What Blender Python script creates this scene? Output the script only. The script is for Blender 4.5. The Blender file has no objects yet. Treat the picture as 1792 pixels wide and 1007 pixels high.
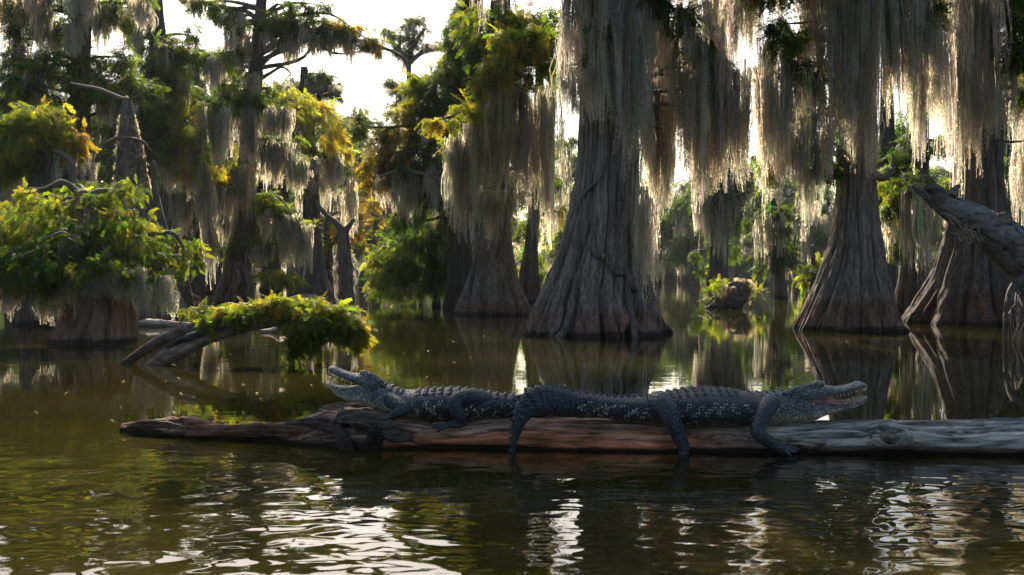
import bpy, math, random
import numpy as np
from mathutils import Vector
from mathutils.kdtree import KDTree

# ------------------------------------------------------------------ camera, sky, sun, exposure
sc = bpy.context.scene
F, H, HY = 1921.0, 0.9, 478.0           # focal length in photo pixels, eye height in metres, horizon row
SUN_EL, SUN_AZ = 35.0, -9.0              # degrees; azimuth measured from +Y towards +X
cd = bpy.data.cameras.new('camera'); cam = bpy.data.objects.new('camera', cd)
sc.collection.objects.link(cam); sc.camera = cam
cam.location = (0, 0, H); cam.rotation_euler = (math.radians(90), 0, 0)
cd.sensor_width = 36.0; cd.lens = 36.0 * F / 1792.0; cd.shift_y = (HY - 503.5) / 1792.0
cd.clip_start = 0.05; cd.clip_end = 3000
w = bpy.data.worlds.new("World"); sc.world = w; w.use_nodes = True
nt = w.node_tree; bg = nt.nodes['Background']
sky = nt.nodes.new('ShaderNodeTexSky'); sky.sky_type = 'NISHITA'; sky.sun_disc = False
sky.sun_elevation = math.radians(SUN_EL); sky.sun_rotation = math.radians(SUN_AZ)
sky.air_density = 1.0; sky.dust_density = 2.4; sky.ozone_density = 1.0
nt.links.new(sky.outputs[0], bg.inputs[0]); bg.inputs[1].default_value = 0.068
ld = bpy.data.lights.new('sun', 'SUN'); ld.energy = 5.0; ld.angle = math.radians(0.6); ld.color = (1.0, 0.91, 0.77)
sun = bpy.data.objects.new('sun', ld); sc.collection.objects.link(sun)
_e, _a = math.radians(SUN_EL), math.radians(SUN_AZ)
sdir = Vector((math.sin(_a) * math.cos(_e), math.cos(_a) * math.cos(_e), math.sin(_e)))
sun.rotation_euler = sdir.to_track_quat('Z', 'Y').to_euler(); sun.location = (0, 0, 30)
sc.view_settings.view_transform = 'Standard'; sc.view_settings.look = 'None'
sc.view_settings.exposure = 1.5; sc.view_settings.gamma = 1.0
sc.cycles.max_bounces = 8; sc.cycles.transparent_max_bounces = 8
sc.cycles.diffuse_bounces = 3; sc.cycles.glossy_bounces = 3; sc.cycles.transmission_bounces = 4
sc.cycles.caustics_reflective = False; sc.cycles.caustics_refractive = False

rng = np.random.default_rng(11); random.seed(11)
PI = math.pi

# ------------------------------------------------------------------ helpers
def at(px, py, Y):
    """the point at distance Y whose place in the photograph is (px, py)"""
    return np.array([(px - 896) / F * Y, Y, H - (py - HY) / F * Y])
def ground(px, py):
    return at(px, py, H * F / (py - HY))
def yw(py): return H * F / (py - HY)

def _hash(ix, iy, iz, s=0):
    n = (ix * 73856093) ^ (iy * 19349663) ^ (iz * 83492791) ^ (s * 2654435)
    n = (n ^ (n >> 13)) * 1274126177
    n = n & 0x7fffffff
    return ((n ^ (n >> 16)) & 0xffff) / 65535.0
def vnoise(p, s=0):
    p = np.asarray(p, float); i = np.floor(p).astype(np.int64); f = p - i; f = f * f * (3 - 2 * f)
    x, y, z = i[..., 0], i[..., 1], i[..., 2]; fx, fy, fz = f[..., 0], f[..., 1], f[..., 2]
    def L(a, b, t): return a + (b - a) * t
    c = [[[ _hash(x + a, y + b, z + c_, s) for c_ in (0, 1)] for b in (0, 1)] for a in (0, 1)]
    e = L(L(L(c[0][0][0], c[0][0][1], fz), L(c[0][1][0], c[0][1][1], fz), fy),
          L(L(c[1][0][0], c[1][0][1], fz), L(c[1][1][0], c[1][1][1], fz), fy), fx)
    return e * 2 - 1
def fbm(p, o=4, s=0):
    p = np.asarray(p, float); r = 0; a = 1.0; t = 0
    for k in range(o):
        r = r + a * vnoise(p * 2 ** k, s + k * 7); t += a; a *= 0.5
    return r / t

NT = 0
class Acc:
    def __init__(s): s.v = []; s.f = []; s.c = []; s.n = 0
    def add(s, v, f, c):
        v = np.asarray(v, np.float32).reshape(-1, 3); f = np.asarray(f, np.int32)
        c = np.asarray(c, np.float32)
        if c.ndim == 1: c = np.tile(c[:3], (len(v), 1))
        s.v.append(v); s.f.append(f + s.n); s.c.append(c[:, :3]); s.n += len(v)
    def build(s, name, mat, parent=None, smooth=True, link=True):
        V = np.concatenate(s.v); s.v = []; C = np.concatenate(s.c); s.c = []
        if parent is not None: V -= np.array(parent.location, np.float32)
        me = bpy.data.meshes.new(name)
        me.vertices.add(len(V)); me.vertices.foreach_set('co', V.astype(np.float32).ravel())
        idx = np.concatenate([f.ravel() for f in s.f]); tot = np.concatenate([np.full(len(f), f.shape[1]) for f in s.f])
        st = np.concatenate([[0], np.cumsum(tot)[:-1]])
        me.loops.add(len(idx)); me.loops.foreach_set('vertex_index', idx.astype(np.int32))
        me.polygons.add(len(tot)); me.polygons.foreach_set('loop_start', st.astype(np.int32))
        me.polygons.foreach_set('loop_total', tot.astype(np.int32))
        me.polygons.foreach_set('use_smooth', np.full(len(tot), smooth))
        big = len(V) > 20000
        a = me.color_attributes.new('Col', 'BYTE_COLOR' if big else 'FLOAT_COLOR', 'POINT')
        a.data.foreach_set('color', np.concatenate([C, np.ones((len(C), 1), np.float32)], 1).astype(np.float32).ravel())
        me.update(calc_edges=True); global NT; NT += len(tot); s.f = []
        me.materials.append(mat)
        o = bpy.data.objects.new(name, me); sc.collection.objects.link(o)
        if parent is not None: o.parent = parent
        return o

def tag(o, label=None, cat=None, group=None, kind=None):
    if label: o['label'] = label
    if cat: o['category'] = cat
    if group: o['group'] = group
    if kind: o['kind'] = kind
    return o
def empty(name, loc, label, cat, group=None):
    o = bpy.data.objects.new(name, None); sc.collection.objects.link(o)
    o.location = [float(q) for q in loc]; o.empty_display_size = 0.2
    return tag(o, label, cat, group)

def catmull(P, n):
    P = np.asarray(P, float); m = len(P)
    Q = np.vstack([2 * P[0] - P[1], P, 2 * P[-1] - P[-2]])
    t = np.linspace(0, m - 1 - 1e-9, n); i = t.astype(int); u = (t - i)[:, None]
    a, b, c, d = Q[i], Q[i + 1], Q[i + 2], Q[i + 3]
    return 0.5 * (2 * b + (c - a) * u + (2 * a - 5 * b + 4 * c - d) * u * u + (3 * b - a - 3 * c + d) * u ** 3)

def gridfaces(n, m, wrap=True):
    i = np.arange(n - 1)[:, None]; j = np.arange(m if wrap else m - 1)[None, :]
    j2 = (j + 1) % m
    return np.stack([i * m + j, i * m + j2, (i + 1) * m + j2, (i + 1) * m + j], -1).reshape(-1, 4)

def tube(acc, pts, rad, col, n=None, m=10, rough=0.12, fs=6.0, up=(0, 0, 1), ridge=0.0):
    """round, slightly gnarled limb through pts with radii rad"""
    pts = np.asarray(pts, float); rad = np.asarray(rad, float)
    n = n or max(6, len(pts) * 6)
    C = catmull(np.column_stack([pts, rad]), n); P, R = C[:, :3], np.maximum(C[:, 3], 0.0008)
    T = np.gradient(P, axis=0); T /= np.linalg.norm(T, axis=1)[:, None] + 1e-9
    up = np.array(up, float)
    S = np.cross(T, up); b = np.linalg.norm(S, axis=1) < 0.15; S[b] = np.cross(T[b], np.array([1.0, 0.1, 0]))
    S /= np.linalg.norm(S, axis=1)[:, None]; U = np.cross(S, T)
    th = np.linspace(0, 2 * PI, m, endpoint=False)
    D = S[:, None] * np.cos(th)[None, :, None] + U[:, None] * np.sin(th)[None, :, None]
    V = P[:, None] + D * R[:, None, None]
    if rough:
        nz = fbm(V * fs, 3, 3) + 0.5 * np.sin(th * 3 + np.linspace(0, 5, n)[:, None])
        if ridge:
            w_ = 0.6 * fbm(V * 2.2, 2, 5); tt = th[None] + w_; nz = nz + ridge / rough * (np.abs(np.sin(3.5 * tt)) ** .6 - .7 + .6 * np.abs(np.sin(8.5 * tt + 1)) ** .6 - .4)
        V = P[:, None] + D * (R[:, None] * (1 + rough * nz))[..., None]
    V = V.reshape(-1, 3); f = gridfaces(n, m)
    acc.add(V, f, col)
    base = acc.n - len(V)
    for q, fl in ((0, 1), (n - 1, 0)):
        ring = np.arange(m) + q * m; c = P[q]
        tri = np.stack([np.full(m, m), np.arange(m), (np.arange(m) + 1) % m], 1)
        if fl: tri = tri[:, ::-1]
        cc = np.asarray(col, float)
        acc.add(np.vstack([V[ring], c[None]]), tri, cc if cc.ndim == 1 else np.vstack([cc[ring], cc[ring[:1]]]))

# ------------------------------------------------------------------ materials
def new_mat(name):
    m = bpy.data.materials.new(name); m.use_nodes = True; t = m.node_tree; t.nodes.clear()
    out = t.nodes.new('ShaderNodeOutputMaterial'); return m, t, out
def nd(t, k, **kw):
    n = t.nodes.new(k)
    for a, b in kw.items():
        if a in n.inputs: n.inputs[a].default_value = b
        else: setattr(n, a, b)
    return n

def leaf_mat(name, trans=0.55, tcol=(1.5, 1.5, 0.9), rough=0.6):
    m, t, out = new_mat(name)
    at_ = nd(t, 'ShaderNodeAttribute', attribute_name='Col')
    mul = nd(t, 'ShaderNodeMix', data_type='RGBA', blend_type='MULTIPLY'); mul.inputs[0].default_value = 1
    mul.inputs[7].default_value = (*tcol, 1); t.links.new(at_.outputs[0], mul.inputs[6])
    d = nd(t, 'ShaderNodeBsdfPrincipled', Roughness=rough); d.inputs['Specular IOR Level'].default_value = 0.25
    tr = nd(t, 'ShaderNodeBsdfTranslucent'); mx = nd(t, 'ShaderNodeMixShader'); mx.inputs[0].default_value = trans
    t.links.new(at_.outputs[0], d.inputs['Base Color']); t.links.new(mul.outputs[2], tr.inputs[0])
    t.links.new(d.outputs[0], mx.inputs[1]); t.links.new(tr.outputs[0], mx.inputs[2]); t.links.new(mx.outputs[0], out.inputs[0])
    return m

def wood_mat(name, sc_, strength=0.6, dist=0.03, rough=0.85, contrast=(0.45, 1.5), seed=0.0, spec=0.3):
    """wood or bark: own colour from Col, broken up by grain stretched along one axis"""
    m, t, out = new_mat(name)
    at_ = nd(t, 'ShaderNodeAttribute', attribute_name='Col')
    tc = nd(t, 'ShaderNodeTexCoord'); mp = nd(t, 'ShaderNodeMapping'); mp.inputs['Scale'].default_value = sc_
    mp.inputs['Location'].default_value = (seed, seed * 2, 0)
    t.links.new(tc.outputs['Object'], mp.inputs[0])
    n1 = nd(t, 'ShaderNodeTexNoise', Scale=1.0, Detail=8.0, Roughness=0.65, Distortion=0.4)
    n2 = nd(t, 'ShaderNodeTexNoise', Scale=0.23, Detail=3.0)
    t.links.new(mp.outputs[0], n1.inputs['Vector']); t.links.new(mp.outputs[0], n2.inputs['Vector'])
    r = nd(t, 'ShaderNodeMapRange'); r.inputs[1].default_value = 0.3; r.inputs[2].default_value = 0.7
    r.inputs[3].default_value = contrast[0]; r.inputs[4].default_value = contrast[1]
    t.links.new(n1.outputs[0], r.inputs[0])
    r2 = nd(t, 'ShaderNodeMapRange'); r2.inputs[1].default_value = 0.35; r2.inputs[2].default_value = 0.65
    r2.inputs[3].default_value = 0.7; r2.inputs[4].default_value = 1.3; t.links.new(n2.outputs[0], r2.inputs[0])
    mm = nd(t, 'ShaderNodeMath', operation='MULTIPLY'); t.links.new(r.outputs[0], mm.inputs[0]); t.links.new(r2.outputs[0], mm.inputs[1])
    vm = nd(t, 'ShaderNodeVectorMath', operation='SCALE'); t.links.new(at_.outputs[1], vm.inputs[0]); t.links.new(mm.outputs[0], vm.inputs['Scale'])
    b = nd(t, 'ShaderNodeBump', Strength=strength, Distance=dist); t.links.new(n1.outputs[0], b.inputs['Height'])
    p = nd(t, 'ShaderNodeBsdfPrincipled', Roughness=rough); p.inputs['Specular IOR Level'].default_value = spec
    t.links.new(vm.outputs[0], p.inputs['Base Color']); t.links.new(b.outputs[0], p.inputs['Normal'])
    t.links.new(p.outputs[0], out.inputs[0]); return m

def skin_mat():
    m, t, out = new_mat('gator_skin')
    at_ = nd(t, 'ShaderNodeAttribute', attribute_name='Col')
    tc = nd(t, 'ShaderNodeTexCoord')
    v = nd(t, 'ShaderNodeTexVoronoi', Scale=58.0, feature='DISTANCE_TO_EDGE')
    t.links.new(tc.outputs['Object'], v.inputs['Vector'])
    r = nd(t, 'ShaderNodeMapRange'); r.inputs[1].default_value = 0.0; r.inputs[2].default_value = 0.16
    r.inputs[3].default_value = 0.38; r.inputs[4].default_value = 1.18; t.links.new(v.outputs[0], r.inputs[0])
    n = nd(t, 'ShaderNodeTexNoise', Scale=38.0, Detail=5.0); t.links.new(tc.outputs['Object'], n.inputs['Vector'])
    r2 = nd(t, 'ShaderNodeMapRange'); r2.inputs[1].default_value = 0.3; r2.inputs[2].default_value = 0.7
    r2.inputs[3].default_value = 0.6; r2.inputs[4].default_value = 1.4; t.links.new(n.outputs[0], r2.inputs[0])
    mm = nd(t, 'ShaderNodeMath', operation='MULTIPLY'); t.links.new(r.outputs[0], mm.inputs[0]); t.links.new(r2.outputs[0], mm.inputs[1])
    vm = nd(t, 'ShaderNodeVectorMath', operation='SCALE'); t.links.new(at_.outputs[1], vm.inputs[0]); t.links.new(mm.outputs[0], vm.inputs['Scale'])
    b = nd(t, 'ShaderNodeBump', Strength=0.9, Distance=0.006); t.links.new(r.outputs[0], b.inputs['Height'])
    p = nd(t, 'ShaderNodeBsdfPrincipled', Roughness=0.43); p.inputs['Specular IOR Level'].default_value = 0.5
    t.links.new(vm.outputs[0], p.inputs['Base Color']); t.links.new(b.outputs[0], p.inputs['Normal'])
    t.links.new(p.outputs[0], out.inputs[0]); return m

def plain_mat(name, rough=0.4, sub=0.0, coat=0.0):
    m, t, out = new_mat(name)
    at_ = nd(t, 'ShaderNodeAttribute', attribute_name='Col')
    tc = nd(t, 'ShaderNodeTexCoord'); n = nd(t, 'ShaderNodeTexNoise', Scale=60.0, Detail=3.0); t.links.new(tc.outputs['Object'], n.inputs['Vector'])
    r2 = nd(t, 'ShaderNodeMapRange'); r2.inputs[3].default_value = 0.7; r2.inputs[4].default_value = 1.3; t.links.new(n.outputs[0], r2.inputs[0])
    vm = nd(t, 'ShaderNodeVectorMath', operation='SCALE'); t.links.new(at_.outputs[1], vm.inputs[0]); t.links.new(r2.outputs[0], vm.inputs['Scale'])
    p = nd(t, 'ShaderNodeBsdfPrincipled', Roughness=rough); t.links.new(vm.outputs[0], p.inputs['Base Color'])
    p.inputs['Coat Weight'].default_value = coat
    t.links.new(p.outputs[0], out.inputs[0]); return m

def water_mat():
    m, t, out = new_mat('lake_water')
    tc = nd(t, 'ShaderNodeTexCoord')
    sx = nd(t, 'ShaderNodeSeparateXYZ'); t.links.new(tc.outputs['Object'], sx.inputs[0])
    def layer(scale, loc, scl, detail, dis=0.0):
        mp = nd(t, 'ShaderNodeMapping'); mp.inputs['Scale'].default_value = scl; mp.inputs['Location'].default_value = loc
        mp.inputs['Rotation'].default_value = (0, 0, math.radians(12))
        t.links.new(tc.outputs['Object'], mp.inputs[0])
        n = nd(t, 'ShaderNodeTexNoise', Scale=scale, Detail=detail, Roughness=0.45, Distortion=dis); t.links.new(mp.outputs[0], n.inputs['Vector'])
        return n
    a = layer(2.7, (3, 7, 0), (0.85, 1.0, 1), 0.8, 0.6)       # broad ripples near the boat
    b = layer(9.0, (1, 2, 0), (0.7, 1.0, 1), 1.0, 0.3)      # small ripples
    msk = layer(0.32, (5, 1.3, 0), (1, 0.8, 1), 2.0)         # calm and stirred patches
    # ripples are strongest close by and die away behind the log
    near = nd(t, 'ShaderNodeMapRange', interpolation_type='SMOOTHSTEP'); near.inputs[1].default_value = 4.2; near.inputs[2].default_value = 6.6
    near.inputs[3].default_value = 1.0; near.inputs[4].default_value = 0.085
    t.links.new(sx.outputs[1], near.inputs[0])
    near2 = nd(t, 'ShaderNodeMapRange', interpolation_type='SMOOTHSTEP'); near2.inputs[1].default_value = -1.6; near2.inputs[2].default_value = 0.6
    near2.inputs[3].default_value = 1.0; near2.inputs[4].default_value = 0.34; t.links.new(sx.outputs[0], near2.inputs[0])
    mr = nd(t, 'ShaderNodeMapRange'); mr.inputs[1].default_value = 0.35; mr.inputs[2].default_value = 0.65
    mr.inputs[3].default_value = 0.55; mr.inputs[4].default_value = 1.2; t.links.new(msk.outputs[0], mr.inputs[0])
    def mul(x, y, k=None):
        q = nd(t, 'ShaderNodeMath', operation='MULTIPLY'); t.links.new(x, q.inputs[0])
        if k is None: t.links.new(y, q.inputs[1])
        else: q.inputs[1].default_value = k
        return q.outputs[0]
    ha = mul(mul(mul(a.outputs[0], near.outputs[0]), near2.outputs[0]), None, 0.021)
    hb = mul(mul(b.outputs[0], near.outputs[0]), None, 0.0055)
    s = nd(t, 'ShaderNodeMath', operation='ADD'); t.links.new(ha, s.inputs[0]); t.links.new(hb, s.inputs[1])
    hs = mul(s.outputs[0], mr.outputs[0])
    bp = nd(t, 'ShaderNodeBump', Strength=1.0, Distance=1.0); t.links.new(hs, bp.inputs['Height'])
    # murky olive body colour, a little siltier in patches
    silt = layer(0.5, (9, 4, 0), (1, 1, 1), 3.0)
    cr = nd(t, 'ShaderNodeValToRGB'); cr.color_ramp.elements[0].position = 0.35; cr.color_ramp.elements[0].color = (0.008, 0.0078, 0.002, 1)
    cr.color_ramp.elements[1].position = 0.7; cr.color_ramp.elements[1].color = (0.027, 0.024, 0.004, 1)
    t.links.new(silt.outputs[0], cr.inputs[0])
    p = nd(t, 'ShaderNodeBsdfPrincipled', Roughness=0.02, IOR=1.333)
    t.links.new(cr.outputs[0], p.inputs['Base Color']); t.links.new(bp.outputs[0], p.inputs['Normal'])
    t.links.new(p.outputs[0], out.inputs[0]); return m

M_leaf = leaf_mat('cypress_leaves', 0.55, (2.0, 2.0, 0.8))
M_moss = leaf_mat('spanish_moss', 0.57, (2.3, 2.12, 1.75), 0.9)
M_bark = wood_mat('cypress_bark', (26, 26, 2.0), 1.0, 0.045, contrast=(0.22, 1.75))
M_limb = wood_mat('grey_limb', (22, 22, 22), 0.5, 0.01, contrast=(0.5, 1.5))
M_log = wood_mat('weathered_log', (4.0, 46, 46), 1.0, 0.03, 0.85, (0.05, 2.0), spec=0.18)
M_lean = wood_mat('leaning_dead_wood', (7, 16, 16), 0.9, 0.04, 0.9, (0.2, 1.8), spec=.15)
M_skin = skin_mat()
M_teeth = plain_mat('ivory_teeth', 0.35)
M_flesh = plain_mat('mouth_flesh', 0.35, coat=0.3)
M_eye = plain_mat('reptile_eye', 0.12, coat=1.0)

# ------------------------------------------------------------------ foliage and moss templates
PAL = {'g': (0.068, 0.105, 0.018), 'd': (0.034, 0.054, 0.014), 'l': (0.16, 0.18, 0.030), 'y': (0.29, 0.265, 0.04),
       'o': (0.34, 0.22, 0.035), 'b': (0.13, 0.075, 0.022), 'h': (0.085, 0.11, 0.055)}  # crown tints: autumn colour, with sunlit edges also put in as yellower leaves
def spray_template(k, lite=False):
    r = np.random.default_rng(100 + k); tris = []
    def rach(t): return np.array([t, 0.05 * math.sin(5 * t + k), -0.22 * t * t])
    npair = 8 if lite else 13
    for i in range(npair):
        t = 0.08 + 0.92 * i / (npair - 1); p = rach(t)
        for sgn in (-1, 1):
            L = (0.26 * (1 - 0.62 * t) + 0.05) * r.uniform(0.6, 1.3)
            d = np.array([r.uniform(0.35, 0.9), sgn, r.uniform(-0.55, 0.15)]); d /= np.linalg.norm(d)
            n = np.cross(d, [r.uniform(-.4, .4), 0, 1]); n /= np.linalg.norm(n); wv = n * (0.075 if lite else 0.042) * r.uniform(0.7, 1.3)
            tris += [p - wv * .6, p + d * L * 0.55 + wv, p + d * L]
            if not lite: tris += [p + wv * .6, p + d * L * 0.55 - wv * .9, p + d * L * 0.97]
    for i in range(3):
        a, b = rach(i / 3), rach((i + 1) / 3); tris += [a + [0, .012, 0], a - [0, .012, 0], b]
    return np.array(tris, np.float32)
SPR = [spray_template(k) for k in range(8)]; SPL = [spray_template(k, True) for k in range(8)]

def frames(d, roll):
    d = d / (np.linalg.norm(d, axis=1)[:, None] + 1e-9)
    up = np.tile([0, 0, 1.0], (len(d), 1)); s = np.cross(up, d); ln = np.linalg.norm(s, axis=1)
    s[ln < 0.05] = [1, 0, 0]; s /= np.linalg.norm(s, axis=1)[:, None]; u = np.cross(d, s)
    c, q = np.cos(roll)[:, None], np.sin(roll)[:, None]
    return np.stack([d, s * c + u * q, -s * q + u * c], 2)         # columns

def place(acc, tmpl, pos, R, scale, col, grad=None):
    N, T = len(pos), len(tmpl)
    sv = scale if np.ndim(scale) == 2 else np.repeat(np.asarray(scale)[:, None], 3, 1)
    M_ = (R * sv[:, None, :]).astype(np.float32)
    V = np.matmul(tmpl[None], M_.transpose(0, 2, 1)) + pos[:, None].astype(np.float32)
    c = np.repeat(col[:, None].astype(np.float32), T, 1)
    if grad is not None: c = c * grad[None]
    acc.add(V.reshape(-1, 3), np.arange(N * T, dtype=np.int32).reshape(-1, 3), c.reshape(-1, 3))

def blob(acc, c, rx, ry, rz, n, size, pal, droop=0.75, clump=9):
    """a clump of feathery sprays filling an ellipsoid"""
    n = int(n); k = max(3, n // clump)
    u = rng.normal(size=(k, 3)); u /= np.linalg.norm(u, axis=1)[:, None]
    sub = u * (rng.random(k) ** 0.45)[:, None]
    sel = rng.integers(0, k, n); q = sub[sel] + rng.normal(size=(n, 3)) * 0.14
    P = np.array(c) + q * [rx, ry, rz]
    d = sub[sel] * [0.9, 0.9, 0.5] + rng.normal(size=(n, 3)) * 0.5 + [0, 0, -droop]
    R = frames(d, rng.normal(size=n) * 0.7)
    subpal = rng.integers(0, len(pal), k); pick = np.where(rng.random(n) < 0.3, rng.integers(0, len(pal), n), subpal[sel])
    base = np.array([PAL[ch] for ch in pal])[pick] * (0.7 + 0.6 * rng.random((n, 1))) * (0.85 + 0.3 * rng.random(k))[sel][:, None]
    base = base * (1 + 0.12 * rng.normal(size=(n, 3)))
    base = np.clip(base, 0.004, 0.8)
    s = size * (0.6 + 0.7 * rng.random(n)); ti = rng.integers(0, len(SPR), n)
    for t in range(len(SPR)):
        m = ti == t
        if m.any(): place(acc, (SPL if c[1] > 25 else SPR)[t], P[m], R[m], s[m], base[m])

def tress_template(k, lite=False):
    r = np.random.default_rng(500 + k); tris = []; g = []
    ns = 14 if lite else 28; bx, by = r.normal(size=2) * 0.40
    for s in range(ns):
        x0, y0 = r.normal(size=2) * 0.42; Ls = min(1.0, (0.45 + 0.70 * r.random() ** 0.8) * (1.08 - 0.3 * min(1, math.hypot(x0, y0))))
        st = -0.05 * r.random() - (0.3 * r.random() if s % 3 == 0 else 0)
        nseg = 6 if lite else 8; ph = r.uniform(0, 6, 2); x, y = x0, y0; pts = []
        for i in range(nseg + 1):
            t = i / nseg; x += r.normal() * 0.085; y += r.normal() * 0.085
            taper = 1 - 0.35 * t
            pts.append((x * taper + bx * math.sin(3 * t + ph[0]) , y * taper + by * math.sin(2.6 * t), st - t * (Ls + st if Ls + st > 0.1 else 0.2)))
        pts = np.array(pts); a = r.uniform(0, PI); wd = np.array([math.cos(a), math.sin(a), 0]) * r.uniform(0.038, 0.078) * (1.7 if lite else 1)
        for i in range(nseg):
            w0 = (1 - 0.75 * (i / nseg)) * (0.7 + 0.6 * r.random()); w1 = (1 - 0.75 * ((i + 1) / nseg)) * (0.7 + .6 * r.random())
            A, B = pts[i], pts[i + 1]
            tris += [A - wd * w0, A + wd * w0, B + wd * w1, A - wd * w0, B + wd * w1, B - wd * w1]
            for _ in range(1 if lite else 2):
                p = A + (B - A) * r.random(); b = r.uniform(0, 2 * PI); L = r.uniform(0.06, 0.24)
                e = np.array([math.cos(b) * L, math.sin(b) * L, -r.uniform(0.0, 0.03)])
                tris += [p + [0, 0, 0.006], p - [0, 0, 0.008], p + e]
    T = np.array(tris, np.float32); z = np.clip(-T[:, 2], 0, 1)
    gr = (0.85 + 0.3 * z)[:, None] * np.array([1, 1, 1]) * (0.55 + 0.9 * np.repeat(r.random(len(T) // 3), 3))[:, None]
    return T, gr.astype(np.float32)
TRS = [tress_template(k) for k in range(8)]; TRL = [tress_template(k, True) for k in range(8)]

def tresses(acc, P, L, W, col=(0.34, 0.325, 0.285), var=0.3):
    n = len(P); ti = rng.integers(0, len(TRS), n); a = rng.uniform(0, 2 * PI, n)
    R = np.zeros((n, 3, 3)); R[:, 0, 0] = np.cos(a); R[:, 0, 1] = -np.sin(a); R[:, 1, 0] = np.sin(a); R[:, 1, 1] = np.cos(a); R[:, 2, 2] = 1
    R[:, 0, 2] = rng.normal(size=n) * 0.04; R[:, 1, 2] = rng.normal(size=n) * 0.04
    S = np.stack([W, W, L], 1)
    C = np.array(col) * (1 - var + 2 * var * rng.random((n, 1))) * (1 + 0.05 * rng.normal(size=(n, 3)))
    TT = TRL if P[:, 1].mean() > 25 or W.mean() < .05 else TRS
    for t in range(len(TRS)):
        m = ti == t
        if m.any(): place(acc, TT[t][0], P[m], R[m], S[m], np.clip(C[m], 0.02, 0.6), TT[t][1])

def curtain(acc, x0, x1, yt, yb, Y, depth=0.35, dens=1.0, col=(0.34, 0.325, 0.285), wk=1.0, taper=True):
    W = 0.085 * (Y / 15.0) ** 0.35 * wk
    wpx = W * F / Y; n = max(4, int(dens * (4.3 if Y < 25 else 4.0) * (x1 - x0) / wpx))
    px = rng.uniform(x0, x1, n); u = (px - x0) / max(1, x1 - x0)
    env = 0.86 + 0.14 * np.sin(PI * u) if taper else 1
    wob = 0.5 + 0.5 * vnoise(np.column_stack([px / 9.0 * (Y / 16), np.full(n, yt * .1), np.full(n, Y)]), 5)
    top = yt + (yb - yt) * 0.45 * rng.random(n) ** 2.0 - (6 * rng.random(n) if Y > 25 else 0)
    bot = yt + (yb - yt) * env * (0.50 + 0.56 * wob) * (0.72 + 0.34 * rng.random(n))
    if Y > 25: bot = bot + (yb - yt) * .14 * rng.random(n) ** 2
    bot = np.maximum(bot, top + 0.2 * (yb - yt))
    YY = Y + rng.normal(size=n) * depth * 0.6
    P = np.stack([(px - 896) / F * Y, YY, H - (top - HY) / F * Y], 1)
    L = (bot - top) / F * Y
    L = np.minimum(L, P[:, 2] - 0.06)
    gap = vnoise(np.column_stack([px / 7.0 * (Y / 16), top / 60.0, YY * 2]), 8)
    ok = (L > 0.05) & (gap > -0.34)
    tresses(acc, P[ok], L[ok], (W * (0.7 + 0.7 * rng.random(n)))[ok], col)

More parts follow.
